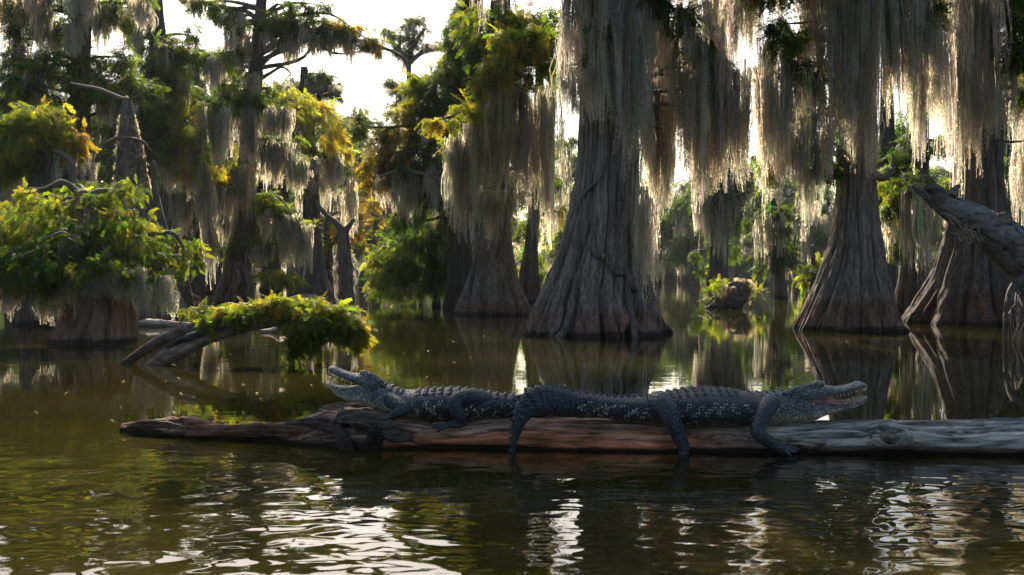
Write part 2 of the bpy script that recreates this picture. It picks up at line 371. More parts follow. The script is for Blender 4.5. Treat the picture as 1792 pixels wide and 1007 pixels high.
# ------------------------------------------------------------------ trunks
GREY = np.array([0.125, 0.100, 0.080]); BROWN = np.array([0.115, 0.070, 0.050])
def trunk(acc, Y, prof, nfl=11, amp=0.2, m=140, n=130, seed=0, tone=1.0, ydrift=0.0, flood=0.75):
    """fluted cypress trunk; prof = [(centre px, py, width px)] from the water up"""
    prof = sorted(prof, key=lambda q: -q[1])
    z = np.array([H - (q[1] - HY) / F * Y for q in prof]); x = np.array([(q[0] - 896) / F * Y for q in prof]); r = np.array([q[2] / 2 / F * Y for q in prof])
    z0 = z[0]; z1 = z[-1]
    t = np.linspace(0, 1, n) ** 1.25; Z = -0.35 + (z1 + 0.35) * t
    ker = np.array([1, 2, 3, 2, 1]) / 9.0
    def smooth(a):
        b = np.pad(a, 2, mode='edge'); return np.convolve(b, ker, 'valid')
    X = np.interp(Z, z, x); Rr = np.interp(Z, z, r)
    for _ in range(3): X = smooth(X); Rr = smooth(Rr)
    Rr = Rr * (1 + 0.12 * np.clip(-Z, 0, 1))
    th = np.linspace(0, 2 * PI, m, endpoint=False)
    TH, ZZ = np.meshgrid(th, Z); RR = np.repeat(Rr[:, None], m, 1)
    cx, cy = np.cos(TH), np.sin(TH)
    wob = fbm(np.stack([cx * 1.3, cy * 1.3, ZZ * 0.55 + seed], -1), 3, seed)
    wob2 = fbm(np.stack([cx * 2.6, cy * 2.6, ZZ * 1.1 + seed], -1), 3, seed + 9)
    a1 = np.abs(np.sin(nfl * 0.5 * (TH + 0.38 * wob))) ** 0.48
    a2 = np.abs(np.sin(nfl * 1.1 * (TH + 0.30 * wob2) + 1.1)) ** 0.6
    rr = (RR - Rr.min()) / max(1e-6, (Rr.max() - Rr.min()))
    A = amp * (0.18 + 0.82 * np.clip(rr, 0, 1) ** 0.7)
    rel = A * (1.25 * (a1 - 0.75) + 0.50 * (a2 - 0.75)) + 0.10 * wob * np.clip(rr + 0.25, 0, 1)
    fine = fbm(np.stack([cx * 9, cy * 9, ZZ * 2.2 + seed], -1), 4, seed + 3)
    rip = 1 - np.abs(fbm(np.stack([cx * 11 + 2 * wob, cy * 11, ZZ * 0.9 + seed], -1), 3, seed + 13)) * 2.2
    knob = np.clip(fbm(np.stack([cx * 2.4, cy * 2.4, ZZ * 1.9 + seed], -1), 2, seed + 17) - .25, 0, 1)
    rel = rel + 0.05 * fine + 0.045 * (rip - .5) + 0.22 * knob * amp / .18 * np.clip(rr + .1, 0, 1)
    Rf = RR * (1 + rel)
    V = np.stack([X[:, None] + Rf * cx, Y + Rf * cy + ydrift * ZZ, ZZ], -1).reshape(-1, 3)
    zz = ZZ.ravel(); nz = fbm(np.stack([cx * 3, cy * 3, ZZ * 0.9], -1), 3, seed + 5).ravel()
    c = np.tile(GREY, (len(V), 1)) * (1 + 0.22 * nz[:, None])
    line = flood + 0.10 * nz
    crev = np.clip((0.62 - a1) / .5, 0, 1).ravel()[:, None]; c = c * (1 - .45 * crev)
    low = np.clip((line - zz) / 0.10, 0, 1)[:, None]
    c = c * (1 - low) + (BROWN * (1 - .45 * crev) * (1 + 0.25 * nz[:, None])) * low
    pale = np.clip(1 - np.abs(zz - line) / 0.06, 0, 1)[:, None]; c = c * (1 + 0.35 * pale * np.clip(nz + 0.5, 0, 1)[:, None])
    wet = np.clip((0.085 + 0.03 * nz - zz) / 0.03, 0, 1)[:, None]; c = c * (1 - 0.78 * wet)
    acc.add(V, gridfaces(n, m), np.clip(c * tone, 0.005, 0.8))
    tip = V[-m:]; cen = tip.mean(0) + [0, 0, 0.05]
    acc.add(np.vstack([tip, cen]), np.stack([np.full(m, m), np.arange(m), (np.arange(m) + 1) % m], 1), GREY * tone)
    def axis(zq): return np.array([np.interp(zq, Z, X), Y + ydrift * zq, zq]), float(np.interp(zq, Z, Rr))
    return axis

def tree(name, label, cat, Y, prof, blobs=(), cur=(), group=None, nfl=9, amp=0.18, seed=0, m=90, n=90, tone=1.0,
         high=(), limbs=(), size=None, dens=1.0, mdens=1.0, mcol=(0.34, 0.325, 0.285), auto=True, flood=0.6, drape=None, top_limit=None):
    """one cypress: trunk, limbs, feathery crown, hanging moss. Photo positions at distance Y become world positions."""
    bx, by = prof[0][0], prof[0][1]
    base = at(bx, HY + H * F / Y, Y); base[2] = 0
    e = empty(name, base, label, cat, group)
    ta = Acc(); axis = trunk(ta, Y, prof, nfl, amp, m, n, seed, tone, flood=flood); ta.build('trunk', M_bark, e)
    def branch(pts, rads, col, n, m, rough, fs):
        b = Acc(); tube(b, pts, rads, col, n, m, rough, fs); return b.build('branch', M_limb, e)
    ztop = H - (min(q[1] for q in prof) - HY) / F * Y
    def limb_to(p, r0=None, sag=0.0):
        r0 = r0 or 0.035 * (Y / 15) ** 0.5
        dx = np.linalg.norm((p - base)[:2]); zq = float(np.clip(p[2] - 0.15 * dx, 0.4, ztop - 0.1)); a, ra = axis(zq)
        mid1 = a + (p - a) * 0.35 + [0, 0, 0.10 * dx]; mid2 = a + (p - a) * 0.7 + [0, 0, 0.08 * dx]
        j = rng.normal(size=(2, 3)) * 0.05 * max(dx, 0.4)
        branch([a, mid1 + j[0], mid2 + j[1], p], [r0 * 1.5, r0, r0 * 0.7, r0 * 0.25], GREY * 0.9, 18, 7, 0.12, 9)
    sz = (size or 0.27 * (Y / 14.0) ** 0.75) * 0.72
    fa = Acc(); nf = 0
    for b in blobs:
        px, py, rx, ry, pal = b[:5]; dy = b[5] if len(b) > 5 else rng.uniform(-0.35, 0.35)
        k = Y / F; c = at(px, py, Y); c[1] += dy * (0.6 + rx * k)
        Lp = sz / k; nn = min(3800, dens * 8.5 * PI * rx * ry / (Lp * Lp * 0.30)) + 8
        blob(fa, c, rx * k, max(rx, ry) * k * 0.85, ry * k, nn, sz, pal); nf += 1
        if auto: limb_to(c)
    for (px, z, rx, rz, pal, nn) in high:                       # unseen crown above the picture, in metres; some boughs added to block sun
        c = np.array([(px - 896) / F * Y + 0, Y + rng.uniform(-0.8, 0.8), z])
        blob(fa, c, rx, rx * 0.9, rz, nn, 0.62, pal, clump=10); nf += 1
        if auto: limb_to(c, 0.09)
    ma = Acc(); nm = 0
    for c_ in cur:
        x0, x1, yt, yb = c_[:4]
        dy = c_[4] if len(c_) > 4 else 0.0; dd = c_[5] if len(c_) > 5 else 1.0
        if Y > 25 and auto: blob(fa, at((x0 + x1) / 2, yt - 5, Y + (c_[4] if len(c_) > 4 else 0)), (x1 - x0) * .62 * Y / F, .5, 10 * Y / F, 30 + (x1 - x0) * 2.2, sz, 'dgdl')
        curtain(ma, x0, x1, yt, yb, Y + dy * (Y / 18) ** .5, (0.14 if abs(dy) > .45 else 0.3) * (Y / 15) ** 0.5, mdens * dd, mcol); nm += 1
        if auto:
            limb_to(at((x0 + x1) / 2, yt + 6, Y))
    if drape:                                                    # moss clinging to the trunk itself
        for (z0, z1, cnt, lo, hi) in drape:
            zq = rng.uniform(z0, z1, cnt); th = rng.uniform(0, 2 * PI, cnt)
            P = np.array([axis(a)[0] + np.array([math.cos(t), math.sin(t), 0]) * axis(a)[1] * 1.02 for a, t in zip(zq, th)])
            L = np.minimum(rng.uniform(lo, hi, cnt), P[:, 2] - 0.1); tresses(ma, P, np.maximum(L, 0.1), np.full(cnt, (0.08 if hi > .15 else .035) * (Y / 15) ** .6), mcol); nm += 1
    for (px, z, r, cnt, lo, hi) in [(h[0], h[1], h[2], 26, 0.9, 2.0) for h in high]:
        a = rng.uniform(0, 2 * PI, cnt); q = r * np.sqrt(rng.random(cnt))
        P = np.stack([(px - 896) / F * Y + q * np.cos(a), Y + q * np.sin(a), np.full(cnt, z) + rng.normal(size=cnt) * 0.3], 1)
        tresses(ma, P, rng.uniform(lo, hi, cnt), np.full(cnt, 0.16), mcol); nm += 1
    if nm: ma.build('hanging_moss', M_moss, e, smooth=False)
    if fa.n: fa.build('crown', M_leaf, e, smooth=False)
    for lb in limbs:
        branch([at(q[0], q[1], Y + (q[3] if len(q) > 3 else 0)) for q in lb], [q[2] / F * Y for q in lb], GREY, None, 8, 0.1, 8)
    return e, axis

# ------------------------------------------------------------------ water
wa = Acc()
S = 900.0
wa.add([(-S, -60, 0), (S, -60, 0), (S, 2 * S, 0), (-S, 2 * S, 0)], [[0, 1, 2, 3]], (0.06, 0.05, 0.01))
tag(wa.build('lake', water_mat(), None, smooth=False), kind='structure')
# ------------------------------------------------------------------ the big cypresses in front
def top(Y, z): return HY - (z - H) / Y * F                      # photo row of height z at distance Y
def yb(py, wpx): return H * F / (py - HY) * (1 + 0.0) / (1 - (wpx / 2) / F)   # axis distance when the foot's front meets the water at py

Yc = yb(590, 225)
e15, ax15 = tree('bald_cypress', 'largest grey cypress with a wide fluted vine-laced foot, standing behind the two alligators', 'tree', Yc,
     [(1040, HY + H * F / Yc, 236), (1038, 560, 220), (1040, 520, 186), (1046, 470, 154), (1052, 420, 128), (1058, 360, 110), (1062, 300, 102), (1066, 200, 98), (1066, 60, 108), (1064, -100, 96), (1060, top(Yc, 10.5), 44)],
     blobs=[(1032, 98, 22, 20, 'dg', -0.9), (1060, 60, 30, 26, 'dg', -0.9), (1120, 22, 36, 22, 'ddg', -0.8), (1092, 8, 26, 20, 'dg', -0.7), (1180, 42, 38, 30, 'dgg', -0.5), (1212, 80, 26, 22, 'dg', -.4),
            (1150, -60, 60, 40, 'dg'), (1020, -60, 50, 40, 'dg', -.8), (985, 112, 20, 22, 'g', .4), (1240, 130, 36, 34, 'dg', .3), (1262, 110, 30, 30, 'dg', .3), (1280, 165, 28, 34, 'd', .3)],
     cur=[(985, 1050, -30, 235, -0.75), (1030, 1078, 30, 275, -0.85, 1.6), (1080, 1128, 40, 330, -0.85, 2), (1045, 1130, -60, 170, -0.85), (1094, 1136, 120, 345, -0.8, 1.6), (1060, 1110, 20, 230, -0.9),
          (1112, 1150, -40, 200, -0.6), (1118, 1126, 250, 590, -0.7, 0.35), (1122, 1146, 330, 560, -0.55, .8), (975, 1000, 60, 240, 0.2, .8), (1000, 1030, 130, 250, -0.5, .8),
          (1150, 1215, 10, 200, -0.3), (1165, 1300, 40, 395, 0.1, 1.3), (1180, 1240, 60, 330, -0.25), (1240, 1310, 120, 340, 0.2), (1126, 1182, 130, 420, .5, 2.6), (1140, 1180, 220, 430, 1.2, 1.5), (1140, 1175, 60, 300, .8, 1.5), (1190, 1300, 180, 400, .35, 1.0), (1130, 1165, -40, 200, .3, 1.5), (1215, 1290, -40, 190, 0.3)],
     nfl=13, amp=0.28, seed=4, m=420, n=300, tone=1.5, flood=0.42,
     high=[(655, 7.9, 1.4, 1.0, 'dgg', 380), (780, 8.3, 1.3, .9, 'dgg', 330), (900, 6.9, 1.2, .9, 'dgg', 330), (1065, 6.6, 1.5, 1.0, 'dgg', 420), (1230, 6.5, 1.3, .9, 'dgg', 330), (960, 8.3, 1.4, .8, 'dg', 330), (1160, 8.5, 1.4, .9, 'dgl', 330), (1060, 10.2, 1.4, .9, 'dgl', 330)])  # first two boughs are unseen, added to keep sun off the alligators
# roots and vines lying on the central buttress
def vine(pts, r, off=0.03):
    P = []
    for px, py in pts:
        z = H - (py - HY) / F * (Yc - .8); a, ra = ax15(z); dx = (px - 896) / F * (Yc - 0.6) - a[0]
        ra *= 1.08; dx = np.clip(dx, -ra * .97, ra * .97); P.append([a[0] + dx, a[1] - math.sqrt(ra * ra - dx * dx) - off, z])
    va = Acc(); tube(va, P, np.array(r), GREY * 1.05, None, 8, 0.15, 12); va.build('vine', M_bark, e15)
vine([(1012, 375), (1016, 350), (1026, 333), (1045, 315), (1056, 296), (1062, 270)], [.012, .03, .028, .034, .03, .012])
vine([(1058, 450), (1075, 475), (1095, 482), (1108, 505), (1128, 512)], [.03, .055, .05, .05, .02])
vine([(1058, 450), (1042, 440), (1038, 400), (1046, 372)], [.06, .05, .04, .02])
vine([(1095, 470), (1100, 540), (1106, 590)], [.03, .055, .05])
vine([(985, 520), (978, 560), (962, 590)], [.03, .06, .05])
vine([(1010, 480), (1000, 530), (988, 575), (972, 594)], [.03, .06, .06, .06])
vine([(1085, 300), (1090, 350), (1078, 395)], [.02, .035, .02])
vine([(935, 560), (930, 578), (925, 590)], [.02, .03, .025])

Y13 = yb(552, 125)
tree('bald_cypress', 'dark-footed cypress left of the largest one, under a wide curtain of glowing moss', 'tree', Y13,
     [(866, HY + H * F / Y13, 128), (864, 520, 108), (862, 490, 84), (864, 440, 62), (866, 400, 52), (868, 300, 42), (872, 150, 36), (876, 0, 34), (880, top(Y13, 11), 14)],
     blobs=[(795, 222, 34, 13, 'yyol', -1.5), (826, 208, 24, 15, 'yl', -1.5), (848, 165, 24, 26, 'yyll', -1.5), (868, 138, 30, 24, 'yyl', -1.5), (892, 112, 48, 26, 'yylg', -1.5), (928, 94, 42, 24, 'ylg', -1.4), (930, 125, 34, 28, 'lg', -.8),
            (880, 170, 36, 30, 'gd', -.7), (880, 80, 70, 40, 'dgl', -.3), (930, 60, 56, 44, 'glgd', -.3), (968, 66, 24, 50, 'lggy', -.2), (905, 40, 50, 26, 'lgy', -.4), (850, 40, 50, 40, 'dgl', .4), (790, 255, 10, 24, 'yl', -1.2),
            (958, 290, 16, 34, 'gl', .4), (905, 330, 14, 40, 'gd', .4)],
     cur=[(786, 812, 225, 445, -1.2, 1.5), (800, 840, 235, 425, -1.1, 1.3), (818, 876, 215, 400, -.9, 1.4), (815, 826, 300, 510, -1.1, .7), (856, 900, 140, 340, -1.0, 1.3), (880, 925, 150, 400, -.9, 1.3), (905, 956, 145, 420, -.8, 1.3),
          (930, 985, 150, 455, -.4, 1.2), (840, 900, 330, 450, -.6, 0.8), (955, 980, 100, 300, .2, .8), (826, 870, 180, 330, -.9)],
     nfl=10, amp=0.2, seed=8, m=180, n=150, flood=0.3,
     limbs=[[(1000 - 40, 120, 6), (930, 110, 7), (880, 125, 6), (850, 165, 5), (800, 222, 4), (772, 224, 2)]],
     high=[(875, 12, 1.5, 1.0, 'dgl', 200)])

Y17 = yb(582, 180)
tree('bald_cypress', 'grey cypress with a flaring pleated foot behind the right-hand alligator\'s open jaws', 'tree', Y17,
     [(1483, HY + H * F / Y17, 184), (1486, 540, 150), (1492, 490, 118), (1498, 440, 92), (1499, 380, 72), (1498, 300, 62), (1492, 150, 66), (1486, 0, 74), (1480, -120, 74), (1480, top(Y17, 10.5), 34)],
     blobs=[(1365, 75, 34, 38, 'dgg', -.6), (1350, 55, 26, 22, 'dg', -.6), (1385, 130, 26, 30, 'dg', -.5), (1408, 150, 22, 34, 'd', -.4), (1425, 262, 24, 34, 'dg', -.4), (1440, 300, 22, 24, 'dg', -.3), (1410, 205, 18, 14, 'd', -.3),
            (1350, 260, 9, 50, 'lgy', .3), (1545, 15, 20, 20, 'dgl', -.5), (1606, 28, 26, 30, 'dgl', -.6), (1545, 320, 16, 30, 'gl', .8), (1340, -30, 60, 40, 'dg'), (1600, -50, 60, 40, 'dg')],
     cur=[(1322, 1368, 60, 400, -.3, 1.2), (1330, 1375, 120, 330, -.5, 1.1), (1372, 1440, 60, 330, -.5, 1.3), (1385, 1450, 190, 440, -.4, 1.3), (1400, 1450, -40, 230, -.2, 1.0), (1330, 1400, 200, 360, .2, 1.3),
          (1438, 1475, -60, 300, -.7, 1.5), (1460, 1500, 80, 330, -.75, 1.2), (1480, 1535, -60, 280, -.7, 1.6), (1500, 1530, 130, 340, -.7, 1.2), (1440, 1520, -80, 140, -.8, 1.5), (1530, 1580, -40, 290, -.4, 1.3),
          (1548, 1610, 30, 240, -.5, 1.1), (1590, 1660, 30, 330, -.5, 1.3), (1600, 1640, -30, 200, -.6, 1.2), (1262, 1335, -60, 170, .2, .75), (1300, 1330, -40, 90, 0, .8)],
     nfl=11, amp=0.26, seed=15, m=300, n=220, flood=0.52, tone=1.25,
     limbs=[[(1490, 118, 10), (1440, 110, 7), (1425, 60, 5), (1400, 30, 3)], [(1525, 300, 7, -.4), (1545, 312, 6, -.5), (1560, 300, 4, -.5), (1563, 270, 2, -.5)]],
     high=[(1370, 6.7, 1.3, .9, 'dgg', 330), (1500, 6.8, 1.4, 1.0, 'dgg', 360), (1640, 6.6, 1.3, .9, 'dgg', 330), (1420, 8.6, 1.4, .8, 'dg', 300), (1560, 8.8, 1.4, .9, 'dgl', 300), (1480, 10.3, 1.3, .9, 'dgl', 280)])

Y18 = yb(571, 230)
tree('bald_cypress', 'broad dark cypress at the right edge, its foot behind the leaning dead trunk', 'tree', Y18,
     [(1712, HY + H * F / Y18, 244), (1712, 540, 214), (1712, 500, 168), (1712, 450, 128), (1712, 400, 100), (1712, 300, 78), (1712, 150, 70), (1712, 0, 66), (1712, top(Y18, 11), 24)],
     blobs=[(1745, 40, 40, 46, 'dgg', -.8), (1765, 95, 30, 34, 'dg', -.8), (1735, 110, 26, 30, 'dgl', -.8), (1785, 60, 24, 40, 'dg', -.5), (1700, -20, 60, 30, 'dg'), (1770, 160, 20, 16, 'dg', -.4), (1790, -10, 40, 30, 'd')],
     cur=[(1640, 1700, -60, 330, -.7, 1.5), (1665, 1712, 20, 370, -.8, 1.5), (1690, 1740, 90, 340, -.8, 1.2), (1720, 1770, 60, 300, -.5, 1.0), (1755, 1800, 90, 300, .2, 1.0), (1765, 1810, 60, 330, .5, .7),
          (1640, 1665, 40, 300, .1, 1), (1600, 1650, -60, 210, .4, 1.2), (1690, 1730, -40, 200, -.9, 1.3), (1770, 1830, 240, 420, .6, .7)],
     nfl=11, amp=0.22, seed=21, m=260, n=200, flood=0.62, tone=0.75,
     high=[(1720, 10, 1.8, 1.2, 'dgl', 300)])

# the leaning dead trunk in front of it, rooted in the water just outside the picture
YL = 14.6
eL = empty('fallen_trunk', (at(1925, 600, YL)[0], YL, 0), 'bare grey dead trunk leaning in from the right edge with a broken pointed tip', 'dead tree')
a = Acc()
tube(a, [at(px, py, YL + d) for px, py, r, d in [(1596, 326, 0, 0), (1622, 342, 0, 0), (1650, 356, 0, 0), (1690, 378, 0, 0), (1730, 400, 0, 0), (1766, 428, 0, .1), (1810, 462, 0, .2), (1860, 520, 0, .3), (1915, 610, 0, .4), (1930, 650, 0, .4)]],
     np.array([3, 9, 18, 27, 30, 37, 46, 54, 60, 64]) / F * YL, np.array([0.15, 0.13, 0.115]), 150, 60, 0.10, 3.2, ridge=.10)
tube(a, [at(1648, 350, YL - .05), at(1636, 336, YL - .08), at(1628, 330, YL - .1), at(1622, 333, YL - .1)], np.array([16, 12, 9, 5]) / F * YL, GREY * 0.8, 20, 14, 0.25, 14)
tube(a, [at(1742, 405, YL - .1), at(1748, 390, YL - .12), at(1760, 384, YL - .12), at(1764, 388, YL - .1)], np.array([20, 14, 12, 6]) / F * YL, GREY * 1.0, 24, 16, 0.3, 12)
tube(a, [at(1664, 345, YL - .05), at(1672, 330, YL), at(1680, 325, YL)], np.array([10, 5, 3]) / F * YL, GREY * .9, 12, 9, .2, 12)
a.build('trunk', M_lean, eL)
a = Acc()
for k in range(26):
    x = rng.uniform(1660, 1712); y0 = 368 + (x - 1660) * 0.55 + rng.uniform(0, 30)
    P = [at(x - 14 + 7 * i, y0 + 6 * i * rng.uniform(.1, 1.2) - 3 * math.sin(i * 1.3 + k), YL - 0.20 - 0.02 * math.sin(i + k)) for i in range(5)]
    tube(a, P, [.006, .010, .011, .009, .004], np.array([.22, .16, .12]), 14, 5, .1, 9)
a.build('root_tangle', M_limb, eL)
a = Acc()
for k in range(9):
    x = rng.uniform(1762, 1800); tz = rng.uniform(495, 530)
    P = [at(1776 + rng.normal() * 8, tz, YL - .1), at(x - 5, tz + 18, YL - .3), at(x + rng.normal() * 5, 555, YL - .35), at(x + rng.normal() * 6, 600, YL - .35)]
    tube(a, P, [.006, .008, .007, .004], GREY * 1.0, 14, 6, .15, 9)
tube(a, [at(1820, 470, YL + .1), at(1775, 500, YL - .2), at(1760, 540, YL - .3), at(1757, 605, YL - .3)], [.12, .05, .025, .015], GREY * .7, 26, 12, .2, 8)
a.build('root', M_limb, eL)

# ------------------------------------------------------------------ the left foreground
Y1 = yb(605, 140)
tree('bald_cypress', 'short stout cypress at the left edge with a broad drooping green crown', 'tree', Y1,
     [(163, HY + H * F / Y1, 138), (168, 575, 128), (176, 540, 112), (172, 500, 98), (168, 450, 92), (160, 400, 70), (150, 360, 40), (146, 335, 14)],
     blobs=[(60, 400, 80, 44, 'glgl', .4), (20, 440, 60, 56, 'ggl', -.2), (120, 395, 80, 44, 'glgl', -.3), (195, 410, 70, 40, 'glgl', -.4), (250, 450, 60, 44, 'gggl', -.3), (285, 470, 36, 46, 'gdl', 0), (40, 355, 50, 20, 'lly', .2),
            (100, 352, 60, 22, 'lly', .1), (165, 352, 46, 24, 'lgg', 0), (215, 335, 34, 20, 'llg', .2), (235, 385, 50, 24, 'lyg', -.2), (150, 450, 90, 40, 'gdd', -.7), (60, 470, 70, 34, 'gdg', -.4), (200, 470, 50, 30, 'gd', -.7), (285, 420, 34, 22, 'ggl', .3),
            (30, 328, 24, 10, 'ly', .3), (325, 450, 22, 26, 'gl', .5), (110, 490, 40, 24, 'gd', -.7), (215, 468, 56, 20, 'glg', -1.25), (150, 478, 40, 18, 'gdg', -1.35), (265, 482, 40, 20, 'glg', -.9), (60, 488, 50, 18, 'glg', -.9), (10, 485, 34, 18, 'gl', -.8), (-60, 420, 80, 60, 'ggl'), (105, 320, 40, 16, 'gl', .6)],
     cur=[(0, 26, 480, 570, -.6, .7), (30, 60, 490, 540, -.6, .5), (60, 112, 495, 585, -.6, .7), (112, 135, 405, 590, -.8, 2), (140, 190, 430, 545, -.75, 1.2), (196, 250, 465, 560, -1.0, .7), (236, 300, 480, 565, -.7, .7), (140, 200, 480, 545, -1.1, .5), (270, 312, 500, 570, -.2, .7), (-80, 0, 470, 560)],
     nfl=8, amp=0.13, seed=31, m=200, n=140, flood=3.0, dens=0.62, size=0.175, tone=1.8, mdens=1.4,
     limbs=[[(150, 400, 7, -.5), (128, 425, 4, -.8), (110, 408, 3, -.9), (60, 425, 2, -.9)], [(260, 410, 4, 0), (300, 408, 4, 0), (318, 430, 3, 0), (322, 455, 1, 0)]], auto=True)

Y2 = 19.5
tree('bald_cypress', 'broken dark stump tree with a lemon-yellow crown above the drooping green one', 'tree', Y2,
     [(95, HY + H * F / Y2, 130), (95, 520, 110), (96, 420, 96), (100, 340, 92), (98, 280, 80), (95, 245, 60), (92, 225, 20)],
     blobs=[(85, 218, 50, 30, 'lylg', -.5), (60, 245, 44, 34, 'lgl', -.7), (110, 200, 24, 16, 'ly', -.4), (30, 275, 44, 30, 'lgy', -.3), (122, 245, 28, 24, 'lly', -.4), (150, 238, 20, 22, 'oob', -.3), (140, 262, 18, 22, 'ol', -.4), (70, 280, 24, 24, 'lg', -.6), (10, 300, 30, 18, 'll'), (130, 320, 18, 30, 'lg', -.3)],
     cur=[(128, 150, 262, 350, .1, 1.6), (100, 130, 270, 345, -.3, .8), (0, 60, 300, 350, .3, .6)],
     limbs=[[(95, 265, 4, -.7), (112, 272, 4, -.8), (125, 285, 4, -.8), (136, 330, 3, -.8)], [(70, 210, 3, -.2), (35, 235, 4, -.4), (0, 248, 3, -.4), (-40, 262, 2, -.4)]],
     nfl=8, amp=0.15, seed=33, tone=0.7, size=0.27)

Y3 = 20.5
e3, _ = tree('dead_snag', 'tall pointed dead snag fringed with pale moss and a thin broken branch at its tip', 'dead tree', Y3,
     [(255, HY + H * F / Y3, 150), (252, 520, 120), (245, 470, 92), (238, 400, 72), (232, 330, 58), (227, 260, 42), (223, 205, 24), (221, 172, 8)],
     limbs=[[(222, 176, 4), (200, 168, 4), (175, 157, 3), (150, 152, 3), (123, 146, 1.5)], [(163, 330, 5, -.3), (165, 290, 5, -.3), (175, 262, 4, -.3), (200, 244, 3.5, -.4), (228, 243, 3, -.5), (250, 248, 2, -.4), (264, 264, 1.2, -.4)],
            [(278, 300, 2, .2), (268, 285, 3, .1), (272, 340, 6, .1), (290, 420, 8, .2)], [(150, 290, 2, -.3), (162, 310, 3, -.3), (163, 340, 4, -.2)]],
     drape=[(1.2, 3.9, 420, 0.05, 0.13)], nfl=7, amp=0.14, seed=35, mcol=(.33, .31, .24), flood=.2)

# branch-tree leaning out of the water in front
YB = 10.9
eB = empty('leaning_tree', at(250, 640, YB) * [1, 1, 0], 'low half-sunken trunk leaning right out of the water, crested with sunlit yellow-green sprays', 'tree')
a = Acc()
tube(a, [at(190, 662, YB), at(222, 634, YB), (at(262, 608, YB)), at(310, 586, YB), at(370, 568, YB), at(430, 562, YB), at(500, 560, YB + .1)], np.array([5, 7, 9, 10, 10, 9, 6]) / F * YB, GREY * np.array([.8, .72, .68]), 90, 40, .12, 6, ridge=.16)
tube(a, [at(235, 672, YB - .1), at(275, 636, YB - .1), at(318, 612, YB - .1), at(365, 592, YB - .1), (at(420, 577, YB - .05)), at(470, 567, YB), at(515, 560, YB)], np.array([12, 14, 14, 11, 8, 7, 5]) / F * YB, GREY * np.array([1.2, 1.05, 1.0]), 110, 44, .12, 5, ridge=.16)
tube(a, [at(292, 606, YB - .14), at(330, 592, YB - .14), at(372, 577, YB - .13), at(410, 568, YB - .1)], np.array([4, 8, 6, 3]) / F * YB, GREY * .5, 40, 12, .3, 9)
a.build('trunk', M_lean, eB)
a = Acc()
tube(a, [at(450, 566, YB), at(520, 548, YB), at(580, 556, YB), at(625, 580, YB)], [.04, .03, .02, .008], GREY, 26, 8, .15, 8)
a.build('branch', M_limb, eB); a = Acc()
tube(a, [at(558, 556, YB), at(557, 590, YB), at(559, 615, YB), at(557, 655, YB)], [.018, .022, .025, .022], np.array([.03, .025, .02]), 20, 9, .3, 20)
a.build('branch', M_limb, eB); a = Acc()
tube(a, [at(552, 610, YB), at(545, 622, YB - .05), at(536, 634, YB - .1), at(530, 645, YB - .1)], [.008, .008, .006, .004], GREY * .6, 10, 6, .15, 8)
a.build('branch', M_limb, eB); a = Acc()
tube(a, [at(400, 545, YB), at(385, 548, YB), at(374, 551, YB)], [.02, .018, .012], np.array([.3, .27, .24]), 10, 7, .15, 8)
a.build('branch', M_limb, eB); a = Acc()
tube(a, [at(484, 566, YB + .9), at(496, 575, YB + .9), at(500, 590, YB + .9)], [.03, .05, .05], np.array([.3, .22, .18]), 12, 9, .3, 8)
a.build('branch', M_limb, eB)
a = Acc(); kB = YB / F
for (px, py, rx, ry, pal, dy) in [(432, 544, 42, 12, 'ylylo', 0), (470, 535, 38, 13, 'ylylo', 0), (505, 534, 42, 15, 'yll', .1), (545, 541, 42, 16, 'yll', 0), (585, 553, 36, 20, 'yll', 0), (615, 575, 26, 24, 'ylll', 0),
                                  (630, 590, 12, 24, 'yyo', 0), (540, 562, 40, 20, 'lgl', -.15), (530, 585, 20, 28, 'gll', -.15), (556, 585, 18, 22, 'gl', -.2), (600, 575, 26, 20, 'lg', -.1), (392, 549, 16, 6, 'lyo', 0),
                                  (366, 562, 14, 8, 'lg', -.1), (374, 574, 8, 12, 'lyg', -.15), (330, 545, 40, 8, 'gl', .5), (520, 605, 12, 16, 'ggl', -.2), (430, 552, 26, 8, 'lg', -.1)]:
    c = at(px, py, YB); c[1] += dy
    blob(a, c, rx * kB, min(max(rx, ry) * kB * .8, .16), ry * kB, 20 + 0.62 * rx * ry, 0.105, pal, 0.6)
a.build('crown', M_leaf, eB, smooth=False)
a = Acc(); curtain(a, 570, 632, 575, 628, YB, .2, .5, wk=.5); curtain(a, 492, 540, 575, 620, YB, .2, .3, wk=.5); a.build('hanging_moss', M_moss, eB, smooth=False)

